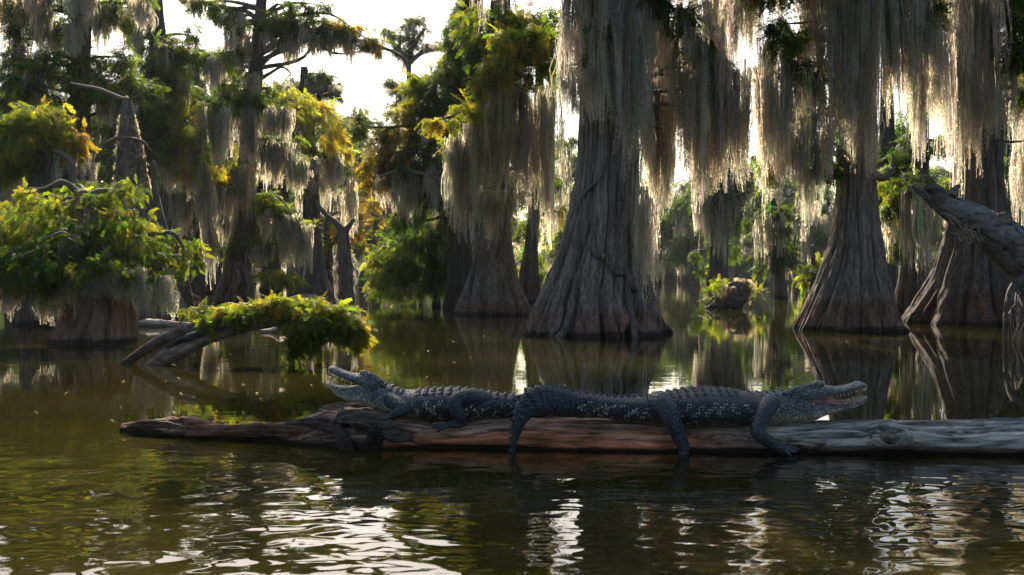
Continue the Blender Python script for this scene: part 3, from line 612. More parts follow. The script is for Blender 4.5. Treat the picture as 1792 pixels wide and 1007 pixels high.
# ------------------------------------------------------------------ middle distance, left
tree('bald_cypress', 'tall dark cypress in the top left corner trailing long grey moss', 'tree', 26.0,
     [(145, HY + H * F / 26, 110), (145, 500, 80), (142, 400, 56), (140, 300, 36), (140, 150, 32), (145, 0, 30), (150, top(26, 11), 18)],
     blobs=[(80, 150, 50, 34, 'dgl', -.8), (130, 195, 40, 26, 'dgy', -.8), (100, 105, 40, 24, 'dgl', -.6), (180, 165, 40, 28, 'lgd', -1), (220, 110, 36, 24, 'dgl', -.6), (40, 110, 34, 24, 'dgl', -.5), (90, 60, 34, 24, 'dgg'), (55, 55, 36, 20, 'dg'), (200, 30, 34, 18, 'dgl'), (60, 140, 40, 26, 'dg'), (55, 124, 12, 9, 'oo', -1), (110, 132, 34, 22, 'dgl'), (150, 110, 30, 24, 'dgl'), (148, 88, 16, 18, 'llg', -1),
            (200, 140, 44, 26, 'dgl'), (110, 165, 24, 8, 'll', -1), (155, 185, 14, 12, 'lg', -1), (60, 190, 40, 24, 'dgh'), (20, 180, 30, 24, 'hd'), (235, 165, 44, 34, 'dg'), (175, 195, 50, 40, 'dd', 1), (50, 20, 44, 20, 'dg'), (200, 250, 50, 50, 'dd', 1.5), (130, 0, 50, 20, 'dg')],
     cur=[(-20, 22, -40, 90), (20, 50, 60, 170), (34, 60, -20, 120), (50, 84, -20, 90, -.5), (84, 110, 40, 110), (44, 74, 130, 200, -.8), (110, 145, 40, 110, -.9, 1.3), (120, 160, -20, 90, -.9), (160, 214, 10, 72), (160, 200, 20, 110, .5, .5), (170, 215, 160, 240, -.5), (210, 240, 180, 230, -.6), (10, 40, 20, 60), (230, 262, 0, 60)],
     seed=41, tone=.8, mdens=1.6, size=.34, dens=1.0)

tree('bald_cypress', 'shaggy cypress behind the pointed snag, its crown tipped with yellow and hung with moss', 'tree', 30.0,
     [(290, HY + H * F / 30, 90), (292, 490, 70), (300, 400, 40), (296, 300, 32), (290, 200, 28), (280, 120, 32), (272, 20, 26), (270, top(30, 10.5), 10)],
     blobs=[(300, 140, 44, 34, 'dgl', -1.2), (250, 190, 40, 34, 'dgl', -1), (330, 170, 36, 30, 'lgy', -1.3), (300, 215, 44, 30, 'dgl', -1.4), (350, 250, 32, 24, 'yyl', -1.6), (362, 290, 28, 24, 'yyo', -1.5), (395, 300, 20, 12, 'yyo', -1), (240, 30, 30, 22, 'lyg', -1), (262, 14, 26, 18, 'lg', -1), (232, 52, 22, 14, 'lyl', -1), (262, 45, 20, 20, 'lgd'), (315, 100, 34, 22, 'lgd', -1), (345, 108, 24, 20, 'lyg', -1), (355, 95, 14, 12, 'ly'), (300, 90, 26, 24, 'gd'),
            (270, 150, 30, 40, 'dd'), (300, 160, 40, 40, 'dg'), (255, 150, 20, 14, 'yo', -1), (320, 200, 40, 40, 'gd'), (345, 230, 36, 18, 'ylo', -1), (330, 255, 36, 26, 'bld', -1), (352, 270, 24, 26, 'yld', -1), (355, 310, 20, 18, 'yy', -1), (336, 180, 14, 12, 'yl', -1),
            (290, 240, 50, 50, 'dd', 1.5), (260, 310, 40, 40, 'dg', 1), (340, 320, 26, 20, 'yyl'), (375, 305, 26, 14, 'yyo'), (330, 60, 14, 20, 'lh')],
     cur=[(300, 330, 330, 440, -.5), (345, 372, 300, 440, -.8), (250, 275, 190, 290, -1), (230, 250, 50, 130, -1), (262, 300, 80, 170, -1, 1.3), (225, 245, 60, 100), (300, 330, 130, 200, -1), (340, 380, 100, 160, -1, .5), (366, 382, 105, 165, -1, .8), (342, 375, 190, 250), (280, 310, 260, 350, -1, 1.3), (300, 340, 270, 345, -1.2, 1), (330, 362, 290, 360, -1), (352, 400, 190, 300, -1, .9), (370, 400, 330, 400)],
     seed=43, tone=.7, mdens=1.6, size=.36, dens=1.0)

Y6 = yb(533, 70)
e6, _ = tree('bald_cypress', 'tall slender cypress left of centre with a long moss-hung branch reaching right', 'tree', Y6,
     [(406, HY + H * F / Y6, 74), (410, 500, 54), (418, 460, 42), (424, 420, 40), (430, 350, 36), (436, 260, 30), (442, 180, 26), (448, 110, 24), (455, 40, 20), (460, -40, 16), (462, top(Y6, 11.5), 6)],
     blobs=[(408, 28, 26, 14, 'dgl', 0), (420, 104, 26, 14, 'dg', -.5), (395, 108, 20, 10, 'gl'), (430, 172, 24, 10, 'dg', -.8), (445, 180, 28, 12, 'dgg', -1), (412, 168, 16, 10, 'dg'), (490, 40, 36, 14, 'dgl', -.2), (512, 30, 22, 14, 'lg'), (500, 52, 30, 12, 'dg'), (558, 40, 30, 12, 'glo'), (600, 44, 30, 12, 'oyd', 0),
            (622, 52, 20, 12, 'od'), (648, 72, 26, 9, 'yod'), (660, 82, 14, 9, 'ol'), (530, 45, 24, 14, 'dgl'), (555, 10, 26, 16, 'dg'), (462, 205, 22, 14, 'gl', -1), (470, 190, 14, 10, 'gl', -1), (484, 350, 24, 12, 'llg', -1.2), (500, 366, 24, 12, 'lgg', -1.2), (520, 385, 18, 12, 'gl', -1),
            (448, 312, 10, 10, 'l', -1.2), (510, 130, 0.1, 0.1, 'd'), (470, 45, 34, 12, 'dgl'), (530, 60, 40, 10, 'dgl'), (575, 52, 36, 12, 'dgo'), (400, 80, 26, 14, 'dgl'), (395, 150, 26, 14, 'dgl'), (470, 150, 22, 12, 'dg'), (385, 215, 30, 16, 'dgl'), (380, 280, 26, 16, 'lgy'), (420, 430, 34, 16, 'ddg'), (470, 430, 30, 14, 'ddg'), (490, 480, 34, 12, 'lgy', -.6), (510, 490, 24, 10, 'lyg', -.6), (515, 15, 26, 10, 'dg'), (350, 5, 36, 10, 'dg'), (388, 14, 24, 14, 'dgl')],
     cur=[(400, 440, 60, 130, -.3), (505, 530, 58, 145, 0, .9), (550, 580, 62, 112), (590, 612, 64, 100), (372, 395, 220, 330, -.3), (408, 430, 30, 98), (378, 408, 35, 62, 0, .7), (466, 490, 50, 110, 0, 1.1), (490, 520, 55, 130, 0, .8), (520, 550, 50, 90, 0, 1), (536, 566, 60, 118, 0, 1), (575, 600, 60, 88, 0, .8), (606, 614, 62, 122, 0, .8), (625, 668, 78, 100, 0, .7), (404, 422, 170, 260, -.6), (420, 450, 190, 300, -.9, 1.4), (380, 402, 110, 180, 0, .7),
          (450, 485, 250, 332, -1, 1.3), (480, 520, 250, 350, -1, 1.2), (500, 545, 280, 345, -.8, 1.1), (464, 510, 190, 262, -1.2, 1.2), (355, 385, 360, 505, -.4, 1.4), (384, 410, 360, 440, -.4, 1.2), (455, 478, 365, 430, -1, 1), (486, 520, 376, 460, -1, 1.1), (518, 544, 390, 492, -1, 1.1), (440, 480, 430, 470, -.8, .8), (426, 450, 130, 190, -.6, 1.2),
          (492, 526, 395, 480, -.6, .7), (318, 350, 0, 20), (395, 440, 290, 400, -.9, 1.3)],
     limbs=[[(448, 50, 6), (480, 52, 6), (520, 56, 5), (560, 58, 5), (600, 66, 4.5), (640, 75, 4), (668, 84, 3), (690, 92, 3), (710, 108, 2), (718, 150, 1.2)], [(452, 40, 5), (435, 22, 4), (400, 14, 3), (350, 2, 2)], [(436, 230, 6, -.9), (470, 250, 4, -1.1), (495, 262, 3, -1.2)],
            [(430, 345, 5, -.6), (480, 345, 5, -1), (505, 370, 4, -1), (530, 395, 4, -1), (542, 420, 3, -1), (545, 470, 1.5, -1)], [(424, 345, 5), (385, 360, 4), (366, 375, 4), (362, 400, 3)],
            [(412, 464, 5, -1), (425, 468, 5, -1.1), (436, 490, 4.5, -1.2), (443, 540, 4, -1.2)], [(412, 464, 3, -1), (420, 485, 3.5, -1.3), (411, 510, 3.5, -1.3), (410, 548, 3, -1.3)]],
     seed=47, tone=.75, size=.36, mdens=1.7, nfl=7, auto=True, dens=1.1, flood=.3)

tree('bald_cypress', 'cypress with a dark head and big golden-orange lower crown behind the slender one', 'tree', 42.0,
     [(545, HY + H * F / 42, 80), (542, 490, 60), (545, 420, 34), (545, 300, 24), (540, 220, 20), (534, 150, 20), (532, 118, 10)],
     blobs=[(560, 130, 22, 10, 'dgh'), (572, 150, 26, 14, 'dh'), (590, 165, 10, 8, 'dg'), (556, 165, 30, 24, 'dd'), (505, 145, 26, 20, 'ghl', 1), (500, 165, 24, 16, 'dg', 1), (525, 200, 44, 22, 'yyl', -2.5), (520, 220, 40, 26, 'yyo', -2.5), (575, 222, 44, 26, 'yyo', -2.4), (550, 205, 40, 20, 'yyl', -2.6), (590, 245, 22, 28, 'oy', -1.2),
            (550, 243, 48, 26, 'yyl', -2.8), (545, 265, 44, 22, 'lgy', -2.8), (520, 265, 26, 18, 'lg', -2), (600, 265, 14, 16, 'oy'), (565, 280, 14, 18, 'gd', -1.5), (490, 210, 20, 20, 'lg', -1), (470, 180, 14, 20, 'dg'), (585, 300, 20, 14, 'od')],
     cur=[(440, 480, 200, 330, -1), (600, 622, 300, 420), (520, 548, 300, 400), (536, 556, 140, 200), (556, 578, 140, 190, 0, 1.2), (578, 596, 155, 175), (478, 500, 155, 185, 0, .6), (500, 520, 150, 180, 0, .6), (530, 560, 275, 325, -1.5, 1.2), (560, 600, 270, 340, -.5, .9), (545, 590, 290, 380, 0, 1.2)],
     seed=51, tone=.5, mdens=1.7, size=.42, flood=.3, dens=1.2)

tree('bald_cypress', 'small cypress with orange-tipped foliage seen past the forked grey snag', 'tree', 50.0,
     [(590, HY + H * F / 50, 30), (582, 490, 18), (572, 460, 12), (572, 400, 10), (580, 350, 8)],
     blobs=[(565, 440, 28, 14, 'lgo', 0), (575, 430, 24, 10, 'oyl'), (560, 455, 20, 12, 'dgl'), (622, 405, 15, 14, 'ogo'), (630, 430, 13, 16, 'olg'), (625, 372, 26, 14, 'oyb'), (640, 350, 24, 16, 'oby', 1), (600, 392, 20, 10, 'oy'), (600, 420, 24, 20, 'gdo'), (550, 420, 14, 16, 'gl'), (655, 385, 14, 16, 'bod', 1)],
     cur=[(550, 575, 455, 500), (580, 600, 440, 490), (618, 636, 440, 480), (545, 600, 340, 400)], seed=53, tone=.5, size=.5, flood=.3,
     limbs=[[(565, 470, 6), (575, 495, 8), (592, 520, 8)], [(592, 505, 6), (560, 500, 5), (555, 495, 3)]])

e9, _ = tree('dead_snag', 'slender bare grey snag forked like a Y above the sunlit leaning branch', 'dead tree', 26.5,
     [(606, HY + H * F / 26.5, 30), (607, 520, 26), (604, 470, 24), (602, 430, 22), (600, 402, 19)],
     limbs=[[(601, 408, 8.5), (592, 394, 5.5), (575, 380, 4.5), (560, 364, 4), (552, 350, 2)], [(602, 408, 7.5), (612, 394, 4.5), (620, 383, 3)]],
     drape=[(0.4, 1.6, 40, .2, .6)], seed=57, nfl=6, amp=.12, flood=.05, tone=1.2, mcol=(.16, .155, .14))

tree('bald_cypress', 'huge dark green cypress left of centre whose outer boughs turn yellow and rust', 'tree', 28.0,
     [(812, HY + H * F / 28, 70), (812, 500, 54), (812, 400, 46), (812, 300, 44), (816, 200, 46), (820, 100, 42), (826, 0, 38), (830, top(28, 11.5), 14)],
     blobs=[(820, 40, 34, 46, 'ddg'), (835, 90, 50, 40, 'dg'), (800, 110, 30, 40, 'dgl'), (775, 130, 26, 20, 'lgd'), (748, 135, 34, 16, 'lyg'), (740, 150, 34, 18, 'ylg'), (725, 185, 30, 18, 'yl'), (715, 200, 36, 20, 'yol'), (705, 230, 40, 22, 'yol'), (690, 250, 30, 20, 'bog'),
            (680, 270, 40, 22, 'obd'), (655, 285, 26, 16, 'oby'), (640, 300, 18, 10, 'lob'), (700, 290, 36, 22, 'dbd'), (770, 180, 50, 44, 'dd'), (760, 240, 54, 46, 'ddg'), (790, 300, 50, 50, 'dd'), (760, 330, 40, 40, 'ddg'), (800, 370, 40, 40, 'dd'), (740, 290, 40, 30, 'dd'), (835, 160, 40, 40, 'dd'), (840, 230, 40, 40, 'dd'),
            (635, 225, 14, 20, 'gld', -.5), (720, 380, 34, 24, 'dg'), (662, 320, 22, 12, 'old'), (785, 60, 10, 24, 'dh'), (790, 200, 14, 50, 'g', -1)],
     cur=[(655, 700, 295, 380, 0, 1), (690, 730, 300, 405, -.6, 1.2), (725, 765, 300, 400, -.4, 1.2), (755, 790, 290, 380, -.6, 1), (698, 706, 300, 430, -.8, .8), (740, 760, 220, 260, -1, .5), (805, 822, 60, 110, -1, .5), (665, 690, 240, 300, -.2, .4)],
     limbs=[[(812, 210, 8), (770, 190, 5), (735, 140, 3), (715, 132, 2)], [(805, 330, 8, -.5), (760, 310, 5, -.9), (700, 300, 3, -1), (665, 310, 2, -1)]],
     seed=61, tone=.4, mdens=1.5, size=.34, dens=1.3)

tree('bald_cypress', 'low wide dark green cypress on thin stems, drooping to the water', 'tree', 29.5,
     [(764, HY + H * F / 29.5, 16), (764, 515, 13), (764, 470, 14), (760, 420, 12), (756, 380, 6)],
     blobs=[(760, 385, 40, 24, 'dgd', 0), (740, 420, 50, 30, 'dgg', -.4), (700, 440, 40, 26, 'glg', -.4), (672, 458, 24, 24, 'lgy', -.2), (690, 480, 40, 24, 'ggl', -.4), (740, 470, 50, 30, 'dgd', -.5), (790, 460, 40, 40, 'ddg'), (662, 505, 22, 16, 'lgg', -.2), (700, 508, 30, 12, 'gdl', -.3), (750, 505, 34, 10, 'dg', 0), (790, 500, 26, 12, 'dgl'), (800, 420, 30, 40, 'dd')],
     cur=[(770, 782, 330, 500, -.5, .8), (724, 740, 490, 528, 0, .8), (756, 770, 480, 530, 0, .6), (700, 720, 480, 522, 0, .4)],
     limbs=[[(755, 420, 5, 0), (744, 470, 5, .5), (737, 510, 5, .8), (736, 545, 5, .8)], [(720, 470, 3, -.6), (712, 500, 2, -.6), (730, 465, 2, -.6)]],
     seed=63, tone=.7, size=.36, dens=1.2, flood=.3, nfl=5, amp=.1)

# far pale trees against the sky
tree('bald_cypress', 'distant hazy cypress with crooked tiered arms alone against the white sky', 'tree', 62.0,
     [(716, HY + H * F / 62, 30), (716, 400, 20), (716, 250, 11), (716, 180, 9), (715, 120, 8), (720, 80, 6), (728, 40, 3)],
     blobs=[(728, 34, 26, 7, 'dh'), (712, 44, 18, 7, 'dh'), (740, 55, 14, 6, 'dh'), (672, 52, 20, 6, 'dh'), (690, 62, 24, 8, 'dh'), (700, 78, 14, 12, 'dh'), (712, 92, 20, 10, 'd'), (760, 78, 22, 5, 'dh'), (780, 74, 14, 5, 'h'), (740, 82, 12, 6, 'dh'), (722, 66, 16, 12, 'dh'), (690, 145, 20, 6, 'dh'), (702, 158, 26, 12, 'dh'), (715, 175, 24, 12, 'dh'), (682, 182, 14, 5, 'dh')],
     cur=[(692, 704, 84, 118, 0, .8), (690, 700, 62, 96), (712, 730, 50, 76), (735, 750, 88, 106, 0, .8), (752, 772, 80, 96), (705, 716, 105, 160, 0, .6), (676, 690, 58, 80)],
     limbs=[[(716, 110, 5), (740, 92, 4), (775, 84, 3), (810, 76, 2)], [(716, 118, 5), (700, 90, 4), (680, 66, 2)], [(716, 190, 4), (695, 165, 3), (684, 148, 2)], [(720, 85, 5), (735, 62, 3), (745, 50, 2)]],
     seed=67, tone=.6, size=.5, auto=False, dens=1.3)
tree('willow', 'pale airy round-topped tree far off between the golden crown and the rusty boughs', 'tree', 78.0,
     [(636, HY + H * F / 78, 16), (636, 400, 12), (634, 300, 9), (630, 240, 7), (628, 200, 4)],
     blobs=[(628, 192, 16, 10, 'hl'), (616, 210, 18, 12, 'hl'), (642, 208, 16, 12, 'hl'), (600, 225, 18, 14, 'h'), (650, 225, 18, 12, 'hl'), (630, 235, 24, 18, 'h'), (610, 255, 24, 18, 'h'), (645, 258, 24, 20, 'hl'), (625, 285, 34, 22, 'hd'), (665, 215, 10, 8, 'h'), (590, 210, 10, 8, 'h'), (640, 310, 36, 20, 'hd')],
     seed=69, tone=.7, size=.75, dens=.7)

# ------------------------------------------------------------------ behind, centre and right
tree('bald_cypress', 'slim cypress in moss and lit leaves close behind the left flank of the largest trunk', 'tree', 34.0,
     [(925, HY + H * F / 34, 50), (925, 490, 36), (930, 430, 22), (940, 300, 18), (945, 100, 14)],
     blobs=[(935, 445, 24, 14, 'lgg'), (915, 470, 16, 6, 'lly'), (945, 485, 16, 12, 'lg'), (925, 385, 20, 20, 'gl'), (985, 375, 8, 20, 'yo'), (945, 330, 30, 26, 'gd'), (960, 250, 16, 40, 'gd')],
     cur=[(930, 960, 300, 470), (955, 985, 320, 440, 0, .8), (968, 1000, 250, 420, .5, .6)], seed=71, tone=.6, size=.45, nfl=7)
tree('bald_cypress', 'dark ragged cypress veiled in moss behind the drifting stump, right of the largest trunk', 'tree', 48.0,
     [(1257, HY + H * F / 48, 44), (1257, 470, 30), (1258, 400, 34), (1258, 300, 30), (1262, 100, 22), (1265, top(48, 12), 10)],
     blobs=[(1255, 400, 26, 40, 'ddg'), (1270, 330, 34, 50, 'dd'), (1300, 300, 14, 20, 'dgl'), (1312, 330, 8, 20, 'dl'), (1235, 360, 20, 40, 'dd'), (1278, 430, 18, 20, 'gl'), (1232, 470, 12, 10, 'lg'), (1292, 380, 20, 30, 'dg'), (1215, 440, 10, 12, 'g', 1), (1270, 260, 40, 40, 'dg')],
     cur=[(1210, 1240, 320, 440, -.6, 1), (1235, 1275, 330, 480, -.6, 1), (1270, 1310, 310, 430, -.4, .9), (1285, 1320, 280, 400, 0, .6)], seed=73, tone=.55, size=.55)
tree('bald_cypress', 'small cypress with a bundled crown and short pinkish foot, left of the pleated trunk', 'tree', yb(522, 22),
     [(1366, HY + H * F / yb(522, 22), 25), (1366, 505, 21), (1364, 480, 18), (1356, 430, 26), (1352, 380, 20), (1350, 340, 10)],
     blobs=[(1352, 400, 30, 24, 'ddg'), (1345, 440, 26, 30, 'ddh'), (1368, 460, 24, 18, 'dd'), (1380, 440, 14, 20, 'dg'), (1362, 372, 20, 14, 'dg'), (1330, 470, 12, 12, 'dgl')],
     cur=[(1322, 1345, 380, 480, -.6, 1.1), (1345, 1372, 370, 480, -.6, 1), (1372, 1395, 380, 440, 0, .8)], seed=75, tone=.8, size=.42, flood=.4)
tree('bald_cypress', 'moss-wrapped cypress standing in the gap between the two big trunks on the right', 'tree', yb(545, 60),
     [(1603, HY + H * F / yb(545, 60), 76), (1603, 510, 62), (1602, 470, 50), (1602, 400, 44), (1604, 300, 38), (1608, 100, 34), (1610, top(25, 10), 12)],
     blobs=[(1562, 370, 18, 30, 'lgd'), (1575, 340, 22, 26, 'lgy'), (1560, 430, 14, 30, 'gd'), (1625, 410, 14, 20, 'gl'), (1640, 380, 16, 14, 'lg'), (1560, 300, 20, 30, 'gd'), (1590, 260, 30, 30, 'dg'), (1640, 250, 26, 24, 'dg')],
     cur=[(1574, 1592, 330, 480, -.6, 1.6), (1592, 1625, 320, 510, -.8, 1.2), (1610, 1650, 330, 500, -.4, 1.2), (1548, 1570, 360, 460, -.2, .8), (1635, 1662, 330, 440, 0, .8)],
     limbs=[[(1645, 395, 3), (1660, 405, 3), (1672, 412, 3)]], seed=77, tone=.7, size=.38, flood=.5)
tree('bald_cypress', 'dim cypress just behind the right shoulder of the pleated trunk', 'tree', 33.0,
     [(1553, HY + H * F / 33, 50), (1553, 490, 36), (1552, 400, 30), (1552, 250, 26), (1552, top(33, 10), 10)],
     blobs=[(1545, 400, 20, 30, 'dg'), (1562, 330, 20, 30, 'glg'), (1540, 280, 30, 40, 'dg'), (1570, 230, 30, 40, 'dg')],
     cur=[(1535, 1575, 260, 420), (1540, 1570, 350, 450)], seed=79, tone=.5, size=.45)
tree('bald_cypress', 'thin cypress with yellow sprays seen through the moss at the far right', 'tree', 40.0,
     [(1775, HY + H * F / 40, 40), (1775, 450, 26), (1772, 300, 20), (1770, 0, 14)],
     blobs=[(1738, 372, 12, 8, 'yo'), (1780, 400, 20, 16, 'lgd'), (1760, 390, 14, 10, 'ly'), (1745, 180, 30, 50, 'dg'), (1800, 300, 30, 50, 'dg')],
     cur=[(1750, 1790, 290, 400, 0, .7)], seed=81, tone=.5, size=.5,
     limbs=[[(1775, 400, 3), (1760, 385, 2), (1745, 388, 2)]])
tree('bald_cypress', 'yellow-green sapling glowing low beside the left side of the pleated trunk', 'tree', 44.0,
     [(1425, HY + H * F / 44, 16), (1424, 480, 9), (1422, 430, 6)],
     blobs=[(1420, 480, 22, 14, 'lyg'), (1402, 490, 18, 8, 'lgy'), (1432, 460, 18, 14, 'lyl'), (1410, 465, 14, 10, 'gl')], seed=83, size=.5, auto=True)

# ------------------------------------------------------------------ a ragged row of trees further back
def back_tree(px, Y, wpx, htop, label, pal, seed, moss=True, name='bald_cypress', dense=1.0, bottom=440):
    """a whole tree described by its width and the photo row of its top"""
    r = np.random.default_rng(seed); fy = HY + H * F / Y; B = []; Cu = []
    rows = int(max(4, (bottom - htop) / 34))
    for i in range(rows):
        t = (i + .5) / rows; yy = htop + (bottom - htop) * t; half = wpx * (0.25 + 0.75 * math.sin(PI * min(1, .15 + t * .75)))
        for k in range(2 + int(half > 35)):
            bx = px + r.uniform(-1, 1) * half * .8; B.append((bx, yy + r.uniform(-12, 12), r.uniform(.45, .75) * half + 8, r.uniform(18, 32), pal, r.uniform(-1, 1) * 1.2))
            if moss and r.random() < .7: Cu.append((bx - 14, bx + 14, yy + 8, yy + r.uniform(40, 100), r.uniform(-1, 1), .8))
    return tree(name, label, 'tree', Y, [(px, fy, max(14, 1700 / Y)), (px, fy - 20, 1200 / Y), (px + 3, 380, 800 / Y), (px, htop + 60, 500 / Y), (px, htop + 5, 4)],
                blobs=B, cur=Cu, seed=seed, size=.62 * (Y / 45) ** .6, auto=False, dens=dense, tone=.5, m=24, n=40, mdens=.8, group='background cypresses across the swamp')
for args in [
    (400, 56, 50, 120, 'mossy mid-distance cypress filling in left of the slender cypress', 'dgl', 265),
    (345, 48, 44, 85, 'dark mid-distance cypress standing tallest between the shaggy and the slender cypress', 'dgd', 267),
    (600, 66, 50, 215, 'muted mid-distance tree behind the golden-orange crown\'s right side', 'dhy', 269),
    (480, 52, 40, 170, 'muted mid-distance cypress close behind the slender trunk on its right', 'dgh', 271),
    (230, 44, 60, 130, 'dark mid-distance cypress massed behind the pointed snag', 'ddg', 273),
    (1148, 88, 44, 330, 'hazy dark grove tree beside the right flank of the largest trunk', 'hdg', 241),
    (1215, 82, 50, 320, 'hazy grove tree over the far water left of the drifting stump', 'hdg', 243),
    (1285, 96, 46, 345, 'hazy grove tree over the far water right of the drifting stump', 'hhg', 245),
    (1395, 98, 44, 280, 'hazy grove tree between the bundled cypress and the glowing sapling', 'hdg', 247),
    (1000, 70, 30, 330, 'green-gold far tree low at the left flank of the largest trunk', 'gyh', 249),
    (590, 88, 60, 330, 'shaded far tree behind the small orange-tipped cypress', 'dhg', 251),
    (440, 90, 60, 300, 'shaded far tree behind the slender cypress', 'dhg', 253),
    (340, 80, 50, 260, 'shaded far tree with golden tips right of the shaggy cypress', 'dgy', 255),
    (720, 90, 60, 330, 'shaded far tree behind the low drooping cypress', 'dhb', 257),
    (860, 80, 60, 300, 'shaded far tree glimpsed behind the glowing moss curtain', 'dhg', 259),
    (1555, 84, 50, 260, 'shaded far tree in the gap right of the pleated trunk', 'hdg', 261),
    (65, 60, 60, 230, 'shaded far tree behind the lemon-yellow crown', 'dgh', 263),
    (20, 46, 60, 150, 'grey-green background tree at the far left edge behind the yellow crown', 'dhg', 201),
    (190, 52, 70, 200, 'dim background cypress between the yellow stump tree and the pointed snag', 'ddgb', 203),
    (375, 50, 44, 250, 'background cypress with golden sprays showing left of the slender trunk', 'dgyo', 205),
    (468, 58, 50, 290, 'background cypress filling the gap under the slender tree\'s lowest right bough', 'dgyd', 207),
    (520, 72, 46, 300, 'dark background cypress behind the golden-orange crown', 'ddyb', 209),
    (660, 60, 34, 300, 'rust-tinged background cypress right of the forked snag', 'dobg', 211),
    (700, 66, 40, 350, 'dull green background cypress behind the low drooping one', 'ddgo', 213),
    (1170, 95, 40, 380, 'hazy rounded tree across the open water right of the largest trunk', 'hgl', 215),
    (1200, 105, 34, 350, 'hazy taller tree just right of the rounded one across the open water', 'hg', 217),
    (985, 85, 40, 290, 'hazy grey tree glimpsed between the moss curtain and the largest trunk', 'hh', 219),
    (1320, 90, 34, 340, 'pale far tree left of the small bundled cypress', 'hgh', 221),
    (1430, 75, 34, 330, 'muted far tree behind the glowing sapling', 'hdg', 223),
    (1650, 70, 50, 300, 'muted far tree framed between the two rightmost trunks', 'hdg', 225),
    (1765, 85, 60, 210, 'pale far tree behind the moss at the right edge', 'hhg', 227),
    (260, 66, 50, 300, 'dark far tree low behind the shaggy moss-hung cypress', 'ddg', 229),
    (130, 75, 60, 330, 'dark far tree low behind the stout green cypress', 'ddg', 231),
]: back_tree(*args)

# ------------------------------------------------------------------ the far bank
fb = Acc()
fb.add(np.array([(x, 128 + 6 * math.sin(x * .05), -0.1) for x in np.linspace(-220, 220, 60)] + [(x, 134 + 6 * math.sin(x * .05), 0.5) for x in np.linspace(-220, 220, 60)] + [(x, 420, 1.5) for x in np.linspace(-220, 220, 60)]), gridfaces(3, 60, False), (0.05, 0.045, 0.02))
tag(fb.build('far_bank', M_limb, None), kind='structure')
fw = Acc()
for k in range(620):
    x = rng.uniform(-75, 75); Y = rng.uniform(130, 165); h = 8 + 7 * vnoise(np.array([[x * .09, 0, 0]]))[0] + rng.uniform(-1, 3); zc = rng.uniform(0.12, 1) * h
    zc = zc * .7 if x > -2 and zc > 9 else (zc * 1.45 if x < -8 else zc)
    rr = rng.uniform(1.6, 3.0)
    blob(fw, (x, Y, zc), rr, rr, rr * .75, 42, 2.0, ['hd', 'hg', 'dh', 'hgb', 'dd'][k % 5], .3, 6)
for k in range(60):
    x = rng.uniform(-70, 70); Y = rng.uniform(128, 134); tube(fw, [(x, Y, -.3), (x + rng.normal() * .3, Y, 4), (x + rng.normal() * .6, Y, 9)], [.45, .25, .12], GREY * .6, 6, 6)
tag(fw.build('far_woods', M_leaf, None, smooth=False), kind='stuff')

# ------------------------------------------------------------------ flotsam
YS = yw(540)
eS = empty('drift_stump', at(1280, 540, YS), 'low mossy rotten stump with a green sprout, alone on the open water', 'stump')
a = Acc()
tube(a, [at(1238, 545, YS), at(1256, 534, YS), at(1274, 525, YS), at(1290, 516, YS), at(1303, 500, YS), at(1306, 490, YS)], np.array([7, 13, 17, 19, 12, 3]) / F * YS, GREY * .6, 70, 40, .4, 5, ridge=.3)
tube(a, [at(1256, 545, YS - .2), at(1275, 532, YS - .25), at(1298, 540, YS - .2)], np.array([7, 10, 6]) / F * YS, GREY * .35, 30, 14, .4, 5)
a.build('stump_body', M_limb, eS)
a = Acc(); kS = YS / F
for (px, py, rx, ry, pal) in [(1254, 500, 7, 14, 'l'), (1246, 520, 10, 10, 'lg'), (1322, 512, 10, 6, 'l'), (1275, 505, 16, 6, 'hl')]:
    blob(a, at(px, py, YS), rx * kS, .2, ry * kS, 50, .22, pal, -.2)
a.build('sprout', M_leaf, eS, smooth=False)
a = Acc(); curtain(a, 1288, 1312, 490, 536, YS, .15, 1.3, col=(.3, .26, .2), wk=.8); curtain(a, 1258, 1285, 500, 530, YS - .2, .15, 1, col=(.3, .26, .2), wk=.8); a.build('hanging_moss', M_moss, eS, smooth=False)

def driftwood(name, label, pts, rads, Y, col):
    a = Acc(); tube(a, [at(px, py, Y) for px, py in pts], np.array(rads) / F * Y, col, None, 12, .3, 6)
    o = a.build(name, M_log, None); return tag(o, label, 'driftwood')
driftwood('driftwood', 'weathered split log floating behind the low leaning trunk', [(238, 566), (262, 565), (300, 568), (345, 571), (356, 574)], [4, 7, 6, 4, 1.5], yw(572), np.array([.33, .27, .22]))
driftwood('driftwood', 'short broken stick poking up from the far water left of the slender cypress', [(328, 512), (338, 518), (350, 522), (346, 527)], [2, 4, 2, 1], yw(524), np.array([.2, .14, .1]))
driftwood('driftwood', 'pale knobby branch end lying on the water beneath the sunlit sprays', [(455, 579), (475, 578), (490, 573), (498, 580)], [2, 4, 5, 3], yw(582), np.array([.33, .25, .2]))
driftwood('driftwood', 'thin dark drift log floating under the small orange-tipped cypress', [(500, 524), (530, 519), (556, 522), (572, 524)], [2, 4, 3, 2], yw(524), np.array([.25, .19, .15]))

